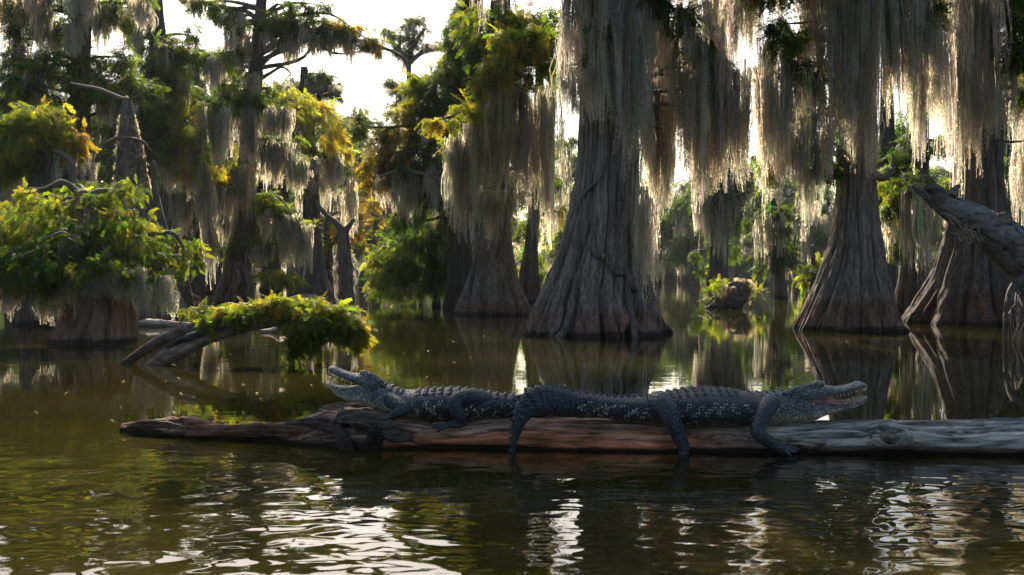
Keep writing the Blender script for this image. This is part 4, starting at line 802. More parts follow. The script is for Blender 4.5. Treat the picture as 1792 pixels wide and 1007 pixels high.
# fallen leaves on the surface, and flecks that imitate sun glitter
fl = Acc()
for k in range(420):
    if k % 3: py = 486 + 70 * rng.random() ** 1.3; px = rng.uniform(1120, 1400)  # dense flecks here stand in for sun glitter on the water
    else: py = 500 + 260 * rng.random() ** 1.6; px = rng.uniform(60, 1760)
    P = ground(px, py); s_ = rng.uniform(.012, .03) * (P[1] / 12) ** .6; a0 = rng.uniform(0, 6.28)
    t_ = [(P[0] + s_ * math.cos(a0 + q) * (1 if i % 2 else .45), P[1] + s_ * math.sin(a0 + q) * (1 if i % 2 else .45), .004 + (.003 if i % 2 else 0)) for i, q in enumerate((0, 1.57, 3.14, 4.71))]
    fl.add(t_, [[0, 1, 2, 3]], np.array([(.36, .30, .10), (.30, .20, .10), (.18, .22, .06)][k % 3]))
tag(fl.build('leaves_and_glint_flecks', M_leaf, None, smooth=False), kind='stuff')
# ------------------------------------------------------------------ the log the alligators lie on
LOGP = [  # px, top row, waterline row, half depth, half height, flatness exponent
    (215, 746, 757, .03, .05, 2.0), (228, 741, 759, .08, .07, 2.0), (260, 738, 763, .12, .10, 2.2), (300, 735, 766, .14, .11, 2.2), (345, 737, 769, .15, .11, 2.3), (385, 742, 770, .15, .11, 2.3),
    (430, 743, 772, .15, .11, 2.3), (480, 743, 774, .16, .12, 2.3), (525, 738, 778, .18, .14, 2.3), (560, 724, 781, .20, .16, 2.3), (600, 717, 784, .21, .18, 2.5), (650, 716, 786, .22, .19, 2.6), (700, 723, 786, .22, .19, 2.8),
    (760, 733, 785, .22, .19, 2.8), (830, 733, 786, .21, .19, 2.8), (900, 730, 787, .20, .19, 2.6), (980, 731, 789, .195, .19, 2.5), (1060, 733, 790, .19, .19, 2.4), (1150, 736, 791, .185, .19, 2.3), (1260, 738, 793, .18, .185, 2.2),
    (1350, 738, 794, .18, .185, 2.1), (1430, 737, 795, .18, .185, 2.1), (1500, 736, 796, .18, .185, 2.1), (1550, 734, 797, .185, .19, 2.1), (1600, 735, 798, .18, .185, 2.1), (1700, 738, 799, .18, .185, 2.1), (1800, 738, 801, .18, .185, 2.1), (1960, 738, 804, .18, .185, 2.1), (2350, 741, 809, .16, .17, 2.1)]
LP = np.array(LOGP, float)
def log_section(px):
    """centre, half depth, half height, exponent of the log under photo column px"""
    tr, wr, rd, rh, ex = [np.interp(px, LP[:, 0], LP[:, i]) for i in range(1, 6)]
    Yf = H * F / (wr - HY); zt = H - (tr - HY) / F * (Yf + rd)
    zc = zt - rh; k = np.clip(np.abs(zc) / rh, 0, .95); off = rd * (1 - k ** ex) ** (1 / ex)
    Yc_ = Yf + off
    return (px - 896) / F * Yc_, Yc_, zc, rd, rh, ex
def make_log():
    n, m = 930, 150
    PX = np.linspace(212, 2330, n); X, YC, ZC, RD, RH, EX = log_section(PX)
    ker = np.hanning(25); ker /= ker.sum()
    def sm(a): return np.convolve(np.pad(a, 12, mode='edge'), ker, 'valid')
    YC, ZC, RD, RH = sm(YC), sm(ZC), sm(RD), sm(RH)
    X = (PX - 896) / F * YC
    th = np.linspace(0, 2 * PI, m, endpoint=False); TH = np.repeat(th[None], n, 0)
    c, s = np.cos(TH), np.sin(TH); e = (2 / EX)[:, None]
    u = np.sign(c) * np.abs(c) ** e; v = np.sign(s) * np.abs(s) ** e
    XX = np.repeat(X[:, None], m, 1)
    gn = lambda fx, fr, o=4, sd=0: fbm(np.stack([XX * fx, c * fr, s * fr], -1), o, sd)
    rootw = np.clip(1 - np.abs(PX - 610) / 130.0, 0, 1)[:, None]; left = np.clip((560 - PX) / 60, 0, 1)[:, None]
    swirl = 0.35 * gn(1.2, 1.5, 2, 4)
    grain = fbm(np.stack([XX * 1.3, (c + swirl) * 7, (s + swirl) * 7], -1), 4, 2)
    crack = 1 - np.clip(np.abs(fbm(np.stack([XX * 0.9, (c + swirl) * 4.2, (s + swirl) * 4.2], -1), 3, 9)) / 0.085, 0, 1)
    fine = 1 - np.clip(np.abs(fbm(np.stack([XX * 1.6, (c + swirl) * 10, (s + swirl) * 10], -1), 2, 19)) / 0.13, 0, 1)
    lump = gn(2.2, 1.4, 3, 12)
    rel = 0.07 * lump + 0.09 * grain - 0.14 * crack - 0.035 * fine
    rel = rel + rootw * (0.22 * gn(5.5, 2.2, 4, 23) + 0.13 * np.abs(gn(9, 4, 3, 27))) + left * (0.30 * gn(4.5, 3.0, 4, 31) - .1 * np.abs(gn(5, 4, 3, 33)))
    # knot on the grey part, facing the camera
    kx, kz = (1553 - 896) / F * 5.5, .075
    yy = YC[:, None] + u * RD[:, None]; zz = ZC[:, None] + v * RH[:, None]
    front = (u < 0)
    dk = np.hypot((XX - kx) / 0.06, (zz - kz) / 0.034); dk = np.where(front, dk, 9)
    rel = rel + 0.16 * np.exp(-(dk - 1.25) ** 2 / .25) - 0.28 * np.exp(-dk ** 2 / .4)
    # wave-undercut along the water, deeper on the grey right side
    under = np.clip((0.035 - zz) / 0.03, 0, 1) * front * np.clip((PX - 1350) / 200, 0, 1)[:, None]
    rel = rel - 0.16 * under
    V = np.stack([XX, YC[:, None] + u * RD[:, None] * (1 + rel), ZC[:, None] + v * RH[:, None] * (1 + rel)], -1)
    # colours: rust-red middle, silver right and top, dark left
    red = np.array([.56, .165, .07]); silver = np.array([.52, .45, .37]); dark = np.array([.07, .042, .03]); brown = np.array([.24, .15, .10])
    up_ = np.clip(v * .9 + .15 + .5 * grain, 0, 1)
    wr_ = np.clip((PX - 640) / 60, 0, 1) * np.clip((1400 - PX) / 250, 0, 1); wr_ = wr_[:, None]
    ws = np.clip((PX - 1180) / 260, 0, 1)[:, None]
    C = np.repeat(np.repeat(brown[None, None], n, 0), m, 1)
    def mix(C, col, wgt): wgt = np.clip(wgt, 0, 1)[..., None]; return C * (1 - wgt) + col * wgt
    patch = gn(1.6, 1.6, 3, 41)
    C = mix(C, red, wr_ * np.clip(1.35 - up_ * 1.0 + .6 * patch, 0, 1)); C = mix(C, silver, ws * np.clip(.9 + patch, 0, 1)); C = mix(C, silver * .85, (1 - ws) * np.clip(up_ - .55 + .5 * patch, 0, .8) * np.clip((PX - 640) / 100, 0, 1)[:, None])
    C = mix(C, red * .75, left * np.clip(.3 + 1.6 * patch, 0, .8)); C = mix(C, dark, np.clip(left * .35 + rootw * .35, 0, .7) + 0 * up_)
    C = mix(C, silver * .7, rootw * np.clip(2.5 * grain - .1, 0, .8)); C = mix(C, dark * .4, .9 * crack); C = mix(C, dark * .6, .6 * fine)
    zf = V[..., 2]; nn = gn(3, 2, 2, 44)
    C = mix(C, np.array([.085, .042, .028]), ws * 0.85 * np.clip((.052 + .02 * nn - zf) / .02, 0, 1)); C = mix(C, dark * .25, np.clip((.026 + .012 * nn - zf) / .012, 0, 1))
    C = mix(C, dark * .3, np.exp(-dk ** 2 / .35)); C = np.clip(C * (1 + .45 * grain[..., None]), .006, .7)
    a = Acc(); a.add(V.reshape(-1, 3), gridfaces(n, m), C.reshape(-1, 3))
    for q in (0, n - 1):
        R_ = V[q]; a.add(np.vstack([R_, R_.mean(0)]), np.stack([np.full(m, m), np.arange(m), (np.arange(m) + 1) % m], 1), dark * .5)
    return a, V
a, LOGV = make_log()
lo = a.build('floating_log', M_log, None)
# top surface lookup so that feet rest on the wood
def log_z(x, y):
    P = LOGV.reshape(-1, 3); d = np.hypot(P[:, 0] - x, P[:, 1] - y); k = np.argsort(d)[:12]; return float(P[k, 2].max())
px_of = lambda x, Y: 896 + x * F / Y
def lroot(name, pts, rads, col, rough=.22, fs=9, m=22, n=60):
    a = Acc(); tube(a, [at(px, py, Y) for px, py, Y in pts], np.array(rads) * .78, np.array(col) * .7, n * 3, m * 4, rough * 1.3, fs * 1.7, ridge=.26); o = a.build(name, M_log, lo); return o
tag(lo, 'long waterlogged log, silvery at the right and rust red in the middle, carrying both alligators', 'log')
lroot('root_ridge', [(640, 745, 5.80), (600, 735, 5.86), (575, 722, 5.92), (562, 716, 5.95)], [.085, .07, .05, .02], (.11, .085, .068))
lroot('root_ridge', [(700, 745, 5.90), (665, 728, 5.96), (625, 722, 6.0), (585, 719, 6.02), (563, 716, 6.02)], [.07, .07, .06, .045, .015], (.13, .105, .085))
lroot('burl', [(720, 768, 5.66), (690, 758, 5.62), (660, 742, 5.60), (628, 733, 5.62), (600, 734, 5.66), (585, 745, 5.68)], [.03, .055, .06, .05, .045, .02], (.15, .115, .09), .3)
lroot('burl', [(640, 785, 5.60), (655, 768, 5.58), (650, 750, 5.58), (622, 742, 5.60)], [.05, .055, .045, .03], (.07, .05, .04), .35)
lroot('root_ridge', [(612, 792, 5.62), (604, 770, 5.62), (590, 752, 5.66), (560, 742, 5.74), (500, 742, 5.86)], [.04, .05, .045, .04, .015], (.085, .06, .048), .3)
lroot('root_ridge', [(590, 760, 5.74), (520, 756, 5.80), (450, 752, 5.88), (380, 757, 5.93), (325, 762, 5.96)], [.05, .045, .035, .025, .012], (.15, .085, .055), .25)
lroot('root_ridge', [(330, 755, 6.02), (290, 747, 6.08), (250, 745, 6.12), (222, 748, 6.14)], [.03, .035, .03, .012], (.13, .08, .055), .3)
lroot('branch_stub', [(1665, 742, 5.86), (1720, 742, 5.88), (1800, 742, 5.90), (1900, 743, 5.92), (2050, 744, 5.95)], [.012, .030, .036, .04, .012], (.24, .22, .20), .2)
# ------------------------------------------------------------------ alligators
def sup(m, ex):
    th = np.linspace(0, 2 * PI, m, endpoint=False); c, s = np.cos(th), np.sin(th); e = 2 / ex
    return np.sign(c) * np.abs(c) ** e, np.sign(s) * np.abs(s) ** e
class Part:
    """collects closed lofts that are fused into one skin"""
    def __init__(s): s.a = Acc()
    def loft(s, secs, ex=2.3, m=32, n=None):
        """secs: rows of centre(3), up(3), half height, half width, in order"""
        secs = np.array(secs, float); n = n or len(secs) * 7; S = catmull(secs, n)
        P, U, hh, hw = S[:, :3], S[:, 3:6], np.maximum(S[:, 6], .002), np.maximum(S[:, 7], .002)
        T = np.gradient(P, axis=0); T /= np.linalg.norm(T, axis=1)[:, None]
        W = np.cross(T, U); W /= np.linalg.norm(W, axis=1)[:, None]; U = np.cross(W, T)
        u, v = sup(m, ex)
        V = P[:, None] + W[:, None] * (u[None] * hw[:, None])[..., None] + U[:, None] * (v[None] * hh[:, None])[..., None]
        s.a.add(V.reshape(-1, 3), gridfaces(n, m), (0, 0, 0))
        for q in (0, n - 1):
            R_ = V[q]; f = np.stack([np.full(m, m), np.arange(m), (np.arange(m) + 1) % m], 1)
            if q == 0: f = f[:, ::-1]
            s.a.add(np.vstack([R_, R_.mean(0)]), f, (0, 0, 0))
        return dict(P=P, U=U, W=W, T=T, hh=hh, hw=hw, ex=ex)
    def slices(s, rows, Y, ex=2.3, m=32, n=None):
        """rows: px, top row, bottom row, half width (m), optional Y; vertical slices of a body seen side-on"""
        out = []
        for r in rows:
            y = r[4] if len(r) > 4 else Y
            c = at(r[0], (r[1] + r[2]) / 2, y); out.append([*c, 0, 0, 1, (r[2] - r[1]) / 2 / F * y, r[3]])
        return s.loft(out, ex, m, n)
    def chain(s, pts, m=16):
        """pts: px, py, Y, radius in photo pixels"""
        tube(s.a, [at(p[0], p[1], p[2]) for p in pts], [p[3] / F * p[2] for p in pts], (0, 0, 0), len(pts) * 6, m, 0.0)
    def ball(s, c, r):
        th = np.linspace(0, PI, 14); ph = np.linspace(0, 2 * PI, 20, endpoint=False)
        V = np.stack([np.outer(np.sin(th), np.cos(ph)) * r[0] + c[0], np.outer(np.sin(th), np.sin(ph)) * r[1] + c[1], np.outer(np.cos(th), np.ones(20)) * r[2] + c[2]], -1)
        s.a.add(V.reshape(-1, 3), gridfaces(14, 20)[:, ::-1], (0, 0, 0))

def fuse(part, voxel):
    o = part.a.build('tmp_skin', M_skin, None)
    md = o.modifiers.new('r', 'REMESH'); md.mode = 'VOXEL'; md.voxel_size = voxel
    ms = o.modifiers.new('s', 'SMOOTH'); ms.factor = 0.5; ms.iterations = 2
    dg = bpy.context.evaluated_depsgraph_get(); ev = o.evaluated_get(dg); me = ev.to_mesh()
    V = np.empty(len(me.vertices) * 3, np.float32); me.vertices.foreach_get('co', V); V = V.reshape(-1, 3).astype(float)
    N = np.empty(len(me.vertices) * 3, np.float32); me.vertices.foreach_get('normal', N); N = N.reshape(-1, 3).astype(float)
    f = np.empty(len(me.polygons) * 4, np.int32); me.polygons.foreach_get('vertices', f); Fq = f.reshape(-1, 4).astype(np.int64)
    ev.to_mesh_clear(); d = o.data; bpy.data.objects.remove(o); bpy.data.meshes.remove(d)
    return V, N, Fq

def coords(V, L):
    """nearest station on a loft: arc length, lateral and vertical fractions"""
    P = L['P']; best = np.full(len(V), 1e9); idx = np.zeros(len(V), int)
    for i in range(len(P)):
        d = ((V - P[i]) ** 2).sum(1); m = d < best; best[m] = d[m]; idx[m] = i
    s = np.concatenate([[0], np.cumsum(np.linalg.norm(np.diff(P, axis=0), axis=1))])
    D = V - P[idx]; t = (D * L['T'][idx]).sum(1)
    return s[idx] + t, (D * L['W'][idx]).sum(1) / L['hw'][idx], (D * L['U'][idx]).sum(1) / L['hh'][idx], np.sqrt(best), idx, s

SK = np.array([.030, .0305, .033]); PALE = np.array([.52, .46, .32]); HEADC = np.array([.165, .158, .15])

def scute(acc, L, s_arr, s, phi, ln, wd, ht, col, lean=0.25, sink=0.45):
    i = int(np.clip(np.searchsorted(s_arr, s), 1, len(s_arr) - 1)); t = (s - s_arr[i - 1]) / (s_arr[i] - s_arr[i - 1] + 1e-9)
    g = lambda k: L[k][i - 1] * (1 - t) + L[k][i] * t
    e = 2 / L['ex']; c, q = math.cos(phi), math.sin(phi)          # phi from the top, + to the side W
    u = math.copysign(abs(q) ** e, q); v = math.copysign(abs(c) ** e, c)
    hh, hw = g('hh'), g('hw'); P = g('P') + g('W') * u * hw + g('U') * v * hh
    N = g('W') * (u / hw) + g('U') * (v / hh); N /= np.linalg.norm(N); T = g('T'); T = T / np.linalg.norm(T)
    B = np.cross(N, T); P = P - N * ht * sink
    a = np.linspace(0, 2 * PI, 10, endpoint=False)
    ring = [P + T * math.cos(x) * ln * .5 + B * math.sin(x) * wd * .5 for x in a]
    mid = [P + T * (math.cos(x) * ln * .42) + B * math.sin(x) * wd * .36 + N * ht * (.45 + .1 * math.cos(x)) for x in a]
    rdg = [P - T * ln * .30 + N * ht * .6, P + T * ln * 0.05 + N * ht * .95, P + T * ln * lean + N * ht * 1.15, P + T * ln * .42 + N * ht * .5]
    V = np.array(ring + mid + rdg); f = [[k, (k + 1) % 10, 10 + (k + 1) % 10, 10 + k] for k in range(10)]
    R = [20, 21, 22, 23]
    tri = [(10, 11, 23), (11, 12, 23), (12, 22, 23), (12, 13, 22), (13, 21, 22), (13, 14, 21), (14, 20, 21), (14, 15, 20), (15, 16, 20), (16, 21, 20), (16, 17, 21), (17, 22, 21), (17, 18, 22), (18, 23, 22), (18, 19, 23), (19, 10, 23)]
    cc = np.tile(col, (24, 1)) * (0.75 + .5 * rng.random()); cc[20:] *= 1.35; cc[:10] *= .6
    n0 = acc.n; acc.add(V, f, cc); acc.f.append(np.array(tri, np.int64) + n0)

def cone(acc, p, d, L, r, col):
    d = np.array(d, float); d /= np.linalg.norm(d); x = np.cross(d, [0.3, 1, 0.2]); x /= np.linalg.norm(x); y = np.cross(d, x); m = 7
    a = np.linspace(0, 2 * PI, m, endpoint=False); R = [p + (x * math.cos(q) + y * math.sin(q)) * r for q in a]; R2 = [p + d * L * .55 + (x * math.cos(q) + y * math.sin(q)) * r * .75 for q in a]
    V = np.array(R + R2 + [p + d * L]); f = [[k, (k + 1) % m, m + (k + 1) % m, m + k] for k in range(m)]
    n0 = acc.n; acc.add(V, f, col); acc.f.append(np.array([(m + k, m + (k + 1) % m, 2 * m) for k in range(m)], np.int64) + n0)

def gator(name, label, face, base, body_rows, tail, Yb, skull, jaw, extras, legs, voxel, scutes, seed, dots):
    """face: +1 head towards +X, -1 towards -X"""
    e = empty(name, base, label, 'alligator')
    pt = Part()
    secs = []
    for r in body_rows:
        y = r[4] if len(r) > 4 else Yb
        secs.append([*at(r[0], (r[1] + r[2]) / 2, y), 0, 0, 1, (r[2] - r[1]) / 2 / F * y, r[3]])
    for (px, py, Y, ux, uz, hpx, hw) in tail: secs.append([*at(px, py, Y), ux, 0, uz, hpx / F * Y, hw])
    L = pt.loft(secs, 2.25, 40, len(secs) * 9)
    SKL = pt.slices(skull, Yb, 2.9, 30); JW = pt.slices(jaw, Yb, 2.7, 30)
    for kind, *q in extras:
        if kind == 'ball': pt.ball(at(q[0], q[1], q[2]), q[3])
        else: pt.chain(q[0])
    for lg in legs: pt.chain([(q[0], q[1], q[2], q[3] * 1.13) for q in lg])
    V, N, Fq = fuse(pt, voxel)
    s, u, v, dist, idx, sa = coords(V, L)
    inbody = (dist < np.hypot(L['hh'], L['hw'])[idx] * 1.02) & (np.abs(u) < 1.12) & (np.abs(v) < 1.15)
    dorsal = np.clip(v, -1, 1)
    rn = fbm(V * 9, 3, seed); rf = fbm(V * 45, 2, seed + 1)
    C = np.tile(SK, (len(V), 1)) * (1 + .35 * rn[:, None])
    Ltot = sa[-1]; s_head = sa[0]
    # belly pale with soft edge
    bel = np.clip((-v - .62 + .12 * rn) / .2, 0, 1) * inbody * np.clip(1 - (s - Ltot * .45) / .3, 0, 1)
    C = C * (1 - .5 * bel[:, None]) + PALE * .8 * .5 * bel[:, None]
    # neck and throat: pale scales low, grey-blue above
    neck = np.clip((s_head + .30 - s) / .12, 0, 1)
    hx = (V[:, 0] - secs[0][0]) * face; head = np.clip((hx + .02) / .06, 0, 1)
    z_mid = np.interp(V[:, 0] * face, [q[0] * face for q in sorted([(at(r[0], 0, Yb)[0], 0) for r in jaw], key=lambda g: g[0] * face)],
                      [g[1] for g in sorted([(at(r[0], 0, Yb)[0], at(0, r[1] * .45 + r[2] * .55, Yb)[2]) for r in jaw], key=lambda g: g[0] * face)])
    grey = np.clip(neck + head, 0, 1)[:, None]; C = C * (1 - grey) + HEADC * (1 + .3 * rn[:, None]) * grey
    low = np.clip((z_mid - V[:, 2]) / .035 + .35 + .25 * rf, 0, 1) * head
    lown = np.clip((-v - .05) / .5 + .25 * rf, 0, 1) * neck * (1 - head) * inbody
    pale = np.clip(low * .9 + lown * .8, 0, 1)[:, None]; C = C * (1 - pale) + PALE * pale
    # limbs stay blue-black
    limb = (~inbody) & (hx < -.08); C[limb] = (SK * 1.25) * (1 + .4 * rf[limb][:, None])
    # net of scales on neck and flank
    pit = .017; gs = np.sin(2 * PI * s / pit); ang = np.arctan2(u, v); gv = np.sin(2 * PI * ang * (L['hh'][idx] + L['hw'][idx]) * .5 / (pit * .9) + PI * (np.floor(s / pit) % 2))
    net = np.clip(.5 + .5 * np.minimum(gs, gv) + .35, 0, 1)
    dn = np.clip(neck + .35, 0, 1) * inbody * (1 - head)
    C *= (1 - .55 * (1 - net) * dn)[:, None]
    disp = .0016 * (net - .5) * dn
    # tail: broad ring scales
    tl = np.clip((s - Ltot * dots[1]) / .1, 0, 1) * inbody
    pt_ = np.interp(s, [0, Ltot], [.046, .024]); ph = s / .034
    ring = np.abs(((ph) % 1) - .5) * 2; rg = np.clip((ring - .80) / .2, 0, 1)
    rows_ = np.abs(((v * 2.1 + .1 * rn) % 1) - .5) * 2; rgv = np.clip((rows_ - .88) / .12, 0, 1) * .7
    C *= (1 + .45 * tl * (1 if face > 0 else -.4))[:, None]  # sheen put into the right tail's colour; left tail darkened
    groove = np.maximum(rg, rgv); disp = disp - .0040 * groove * tl; C *= (1 - .6 * groove * tl)[:, None]; C *= (1 + .35 * np.clip(.35 - ring, 0, 1) * tl)[:, None]
    # pale dots in broken wavy bands down the flanks
    kd = KDTree(len(V))
    for i, q in enumerate(V): kd.insert(q, i)
    kd.balance(); dr = np.random.default_rng(seed)
    for sb in np.arange(dots[0], Ltot * dots[2], dots[3]):
        sb = sb + dr.normal() * .01; phs = dr.uniform(0, 6)
        for row in np.arange(-.97, .45, .15):
            if dr.random() < .10 + .35 * max(0, row) : continue
            so = sb + .022 * math.sin(row * 5.5 + phs) ; j = int(np.clip(np.searchsorted(sa, so), 1, len(sa) - 1))
            for dd in (0, .0145):
                if dr.random() < .18: continue
                for side in (-1, 1):
                    uu = (1 - min(.999, abs(row)) ** L['ex']) ** (1 / L['ex'])
                    p = L['P'][j] + L['T'][j] * (so + dd - sa[j]) + L['U'][j] * row * L['hh'][j] + L['W'][j] * side * uu * L['hw'][j]
                    rad = dr.uniform(.0030, .0047) * (1.35 if row < -.6 else 1)
                    for (co, i, d_) in kd.find_range(p, rad + .002):
                        wq = min(1, max(0, (rad + .0015 - d_) / .0022)); C[i] = C[i] * (1 - wq) + PALE * 1.05 * wq; disp[i] = max(disp[i], .0012 * wq)
    # eye rims and lip line darker / paler
    C = np.clip(C * (1 + .18 * rf[:, None]), .008, .7)
    V = V + N * disp[:, None]
    ac = Acc(); ac.add(V, Fq, C)
    # bony scutes along back and tail, part of the same skin mesh
    for (s0, s1, pitch, phis, ln, wd, ht) in scutes:
        for k, sq in enumerate(np.arange(s0 * Ltot, s1 * Ltot, pitch)):
            fr = (sq / Ltot - s0) / (s1 - s0)
            for ph_ in phis: scute(ac, L, sa, sq + dr.normal() * .001, ph_ * (1 - .0 * fr), ln * (1 - .25 * fr), wd, ht * (1 + .15 * dr.normal()), SK * 1.35, lean=.25)
    body = ac.build('body', M_skin, e)
    return e, L, SKL, JW, sa

def teeth_row(L, which, idx0, idx1, n, sgn, lens, parent, name, face):
    r = np.random.default_rng(7)
    for side in (-1, 1):
        a = Acc()
        for k in range(n):
            f = idx0 + (idx1 - idx0) * (k + r.uniform(-.2, .2)) / (n - 1); i = int(np.clip(f, 0, len(L['P']) - 1))
            p = L['P'][i] + L['W'][i] * side * L['hw'][i] * .88 + L['U'][i] * sgn * L['hh'][i] * .80
            big = lens * (0.55 + 0.75 * r.random()) * (1.25 if k > n * .6 else 1)
            cone(a, p, L['U'][i] * sgn + L['W'][i] * side * .12, big + .006, .0034, (.52, .44, .30))
        a.build(name, M_teeth, parent)

# ---- right-hand alligator, facing right, tail curling over the log into the water
YR = 5.64
legsR = [
    [(1350, 704, YR - .10, 14), (1340, 718, YR - .16, 13.5), (1331, 738, YR - .20, 12.5), (1325, 754, YR - .235, 11.5), (1334, 766, YR - .25, 10.5), (1350, 776, YR - .24, 9.5), (1364, 784, YR - .24, 8), (1374, 789, YR - .25, 8.5), (1381, 792, YR - .25, 5)],
    [(1376, 788, YR - .26, 3.5), (1386, 790, YR - .27, 3), (1394, 792, YR - .27, 2)], [(1374, 789, YR - .29, 3.5), (1380, 794, YR - .31, 3), (1384, 799, YR - .31, 2)], [(1378, 786, YR - .22, 3.5), (1388, 787, YR - .22, 3), (1396, 790, YR - .21, 2)],
    [(1148, 706, YR - .08, 19), (1160, 708, YR - .13, 18), (1170, 722, YR - .17, 16.5), (1179, 742, YR - .19, 14), (1187, 760, YR - .195, 12), (1194, 777, YR - .195, 10), (1198, 788, YR - .20, 8.5), (1194, 798, YR - .20, 8), (1190, 812, YR - .20, 7)],
    [(1192, 806, YR - .2, 4), (1184, 822, YR - .2, 3), (1180, 834, YR - .2, 2)], [(1194, 806, YR - .2, 4), (1196, 824, YR - .2, 3), (1194, 838, YR - .2, 2)],
    [(1345, 712, YR + .10, 12), (1338, 728, YR + .18, 11), (1350, 742, YR + .22, 8), (1362, 752, YR + .24, 6)], [(1158, 714, YR + .10, 16), (1172, 732, YR + .18, 12), (1186, 752, YR + .22, 8)]]
gR, LR, SR, JR, saR = gator('alligator', 'alligator facing right with open toothy jaws, its tail curled over the log', +1, (at(1250, 743, YR)[0], YR, at(0, 743, YR)[2]),
    [(1412, 690, 737, .072), (1396, 684, 741, .092), (1376, 682, 743, .105), (1352, 685, 744, .118), (1328, 686, 745, .142), (1298, 684, 746, .168), (1260, 680, 747, .185), (1220, 679, 747, .185), (1180, 684, 746, .162), (1140, 690, 742, .128), (1100, 693, 739, .108), (1060, 692, 732, .090),
     (1022, 687, 729, .076), (990, 681, 728, .064), (966, 677, 727, .056, YR - .04)],
    [(948, 700, YR - .08, -.25, 1, 26.5, .050), (933, 705, YR - .115, -.55, .85, 25, .044), (921, 716, YR - .125, -.85, .55, 20, .038), (912, 731, YR - .13, -.97, .28, 14, .032), (906, 750, YR - .13, -1, .12, 9, .026), (901, 770, YR - .125, -1, .1, 6, .019), (898, 788, YR - .12, -1, .05, 4, .013), (898, 806, YR - .12, -1, 0, 2.2, .008)],
    YR,
    [(1372, 686, 712, .080), (1388, 681, 711, .094), (1404, 676, 703, .100), (1420, 673.5, 699, .098), (1436, 673, 695.5, .088), (1450, 675, 692.5, .077), (1464, 677, 689, .070), (1478, 675.5, 686, .067), (1490, 672.5, 682.5, .066), (1500, 669.5, 680, .062), (1508, 669.5, 678, .052), (1512.5, 671, 677, .036), (1515, 673, 675.5, .012)],
    [(1372, 694, 736, .080), (1388, 693, 740, .092), (1404, 692, 740, .098), (1418, 694, 737, .094), (1432, 698.5, 730, .088), (1446, 702, 725, .080), (1460, 704, 721.5, .073), (1475, 704.5, 717.5, .067), (1489, 703.5, 713.5, .063), (1500, 700.5, 709, .056), (1508, 697.5, 704.5, .044), (1513, 696, 701, .026), (1515.5, 697, 699, .010)],
    [('ball', 1433, 671.5, YR - .052, (.032, .024, .017)), ('ball', 1433, 671.5, YR + .052, (.032, .024, .017)), ('ball', 1501, 671.5, YR, (.026, .036, .013)), ('ball', 1405, 708, YR - .05, (.06, .05, .040)), ('ball', 1405, 708, YR + .05, (.06, .05, .040)),
     ('chain', [(1375, 690, YR - .07, 6), (1395, 682, YR - .078, 5.5), (1412, 677, YR - .075, 5), (1424, 673, YR - .062, 4)]), ('chain', [(1398, 692, YR - .092, 4), (1412, 691, YR - .096, 3), (1424, 694, YR - .092, 2.5), (1436, 699.5, YR - .084, 2), (1448, 702.5, YR - .076, 1.5)])],
    legsR, .0034,
    [(.215, .48, .040, (-.13, .13, -.40, .40, -.68, .68), .044, .038, .016), (.48, .70, .036, (-.16, .16), .042, .024, .019), (.70, .975, .030, (0,), .042, .014, .026), (.045, .13, .042, (-.2, .2, -.6, .6), .036, .034, .016), (.14, .20, .05, (-.15, .15), .03, .028, .011)],
    5, (.20, .50, .66, .062))
teeth_row(SR, 0, 42, 88, 14, -1, .014, gR, 'upper_tooth_row', 1); teeth_row(JR, 0, 42, 88, 16, 1, .012, gR, 'lower_tooth_row', 1)
def eye(parent, px, py, Y, r):
    p = Part(); p.ball(at(px, py, Y), (r, r, r)); p.a.c = [np.tile(np.array([.10, .085, .03], np.float32), (len(c), 1)) for c in p.a.c]
    return p.a.build('eye', M_eye, parent)
eye(gR, 1435, 673.5, YR - .071, .0085); eye(gR, 1435, 673.5, YR + .071, .0085)
def flesh(parent, name, rows, Y, col):
    p = Part(); p.slices(rows, Y, 2.2, 24); p.a.c = [np.tile(np.array(col, np.float32), (len(c), 1)) for c in p.a.c]; return p.a.build(name, M_flesh, parent)
flesh(gR, 'tongue', [(1415, 693, 706, .088), (1428, 692.5, 706, .083), (1440, 694, 709, .076), (1454, 698.5, 709, .068), (1468, 700.5, 709, .058), (1482, 700.5, 708, .050), (1494, 699.5, 705, .040), (1500, 700, 703, .02)], YR, (.36, .12, .10))
flesh(gR, 'palate', [(1420, 690, 698, .082), (1440, 689, 697, .074), (1460, 684, 690.5, .062), (1480, 680, 687.3, .058), (1500, 675, 681, .050)], YR, (.20, .12, .08))

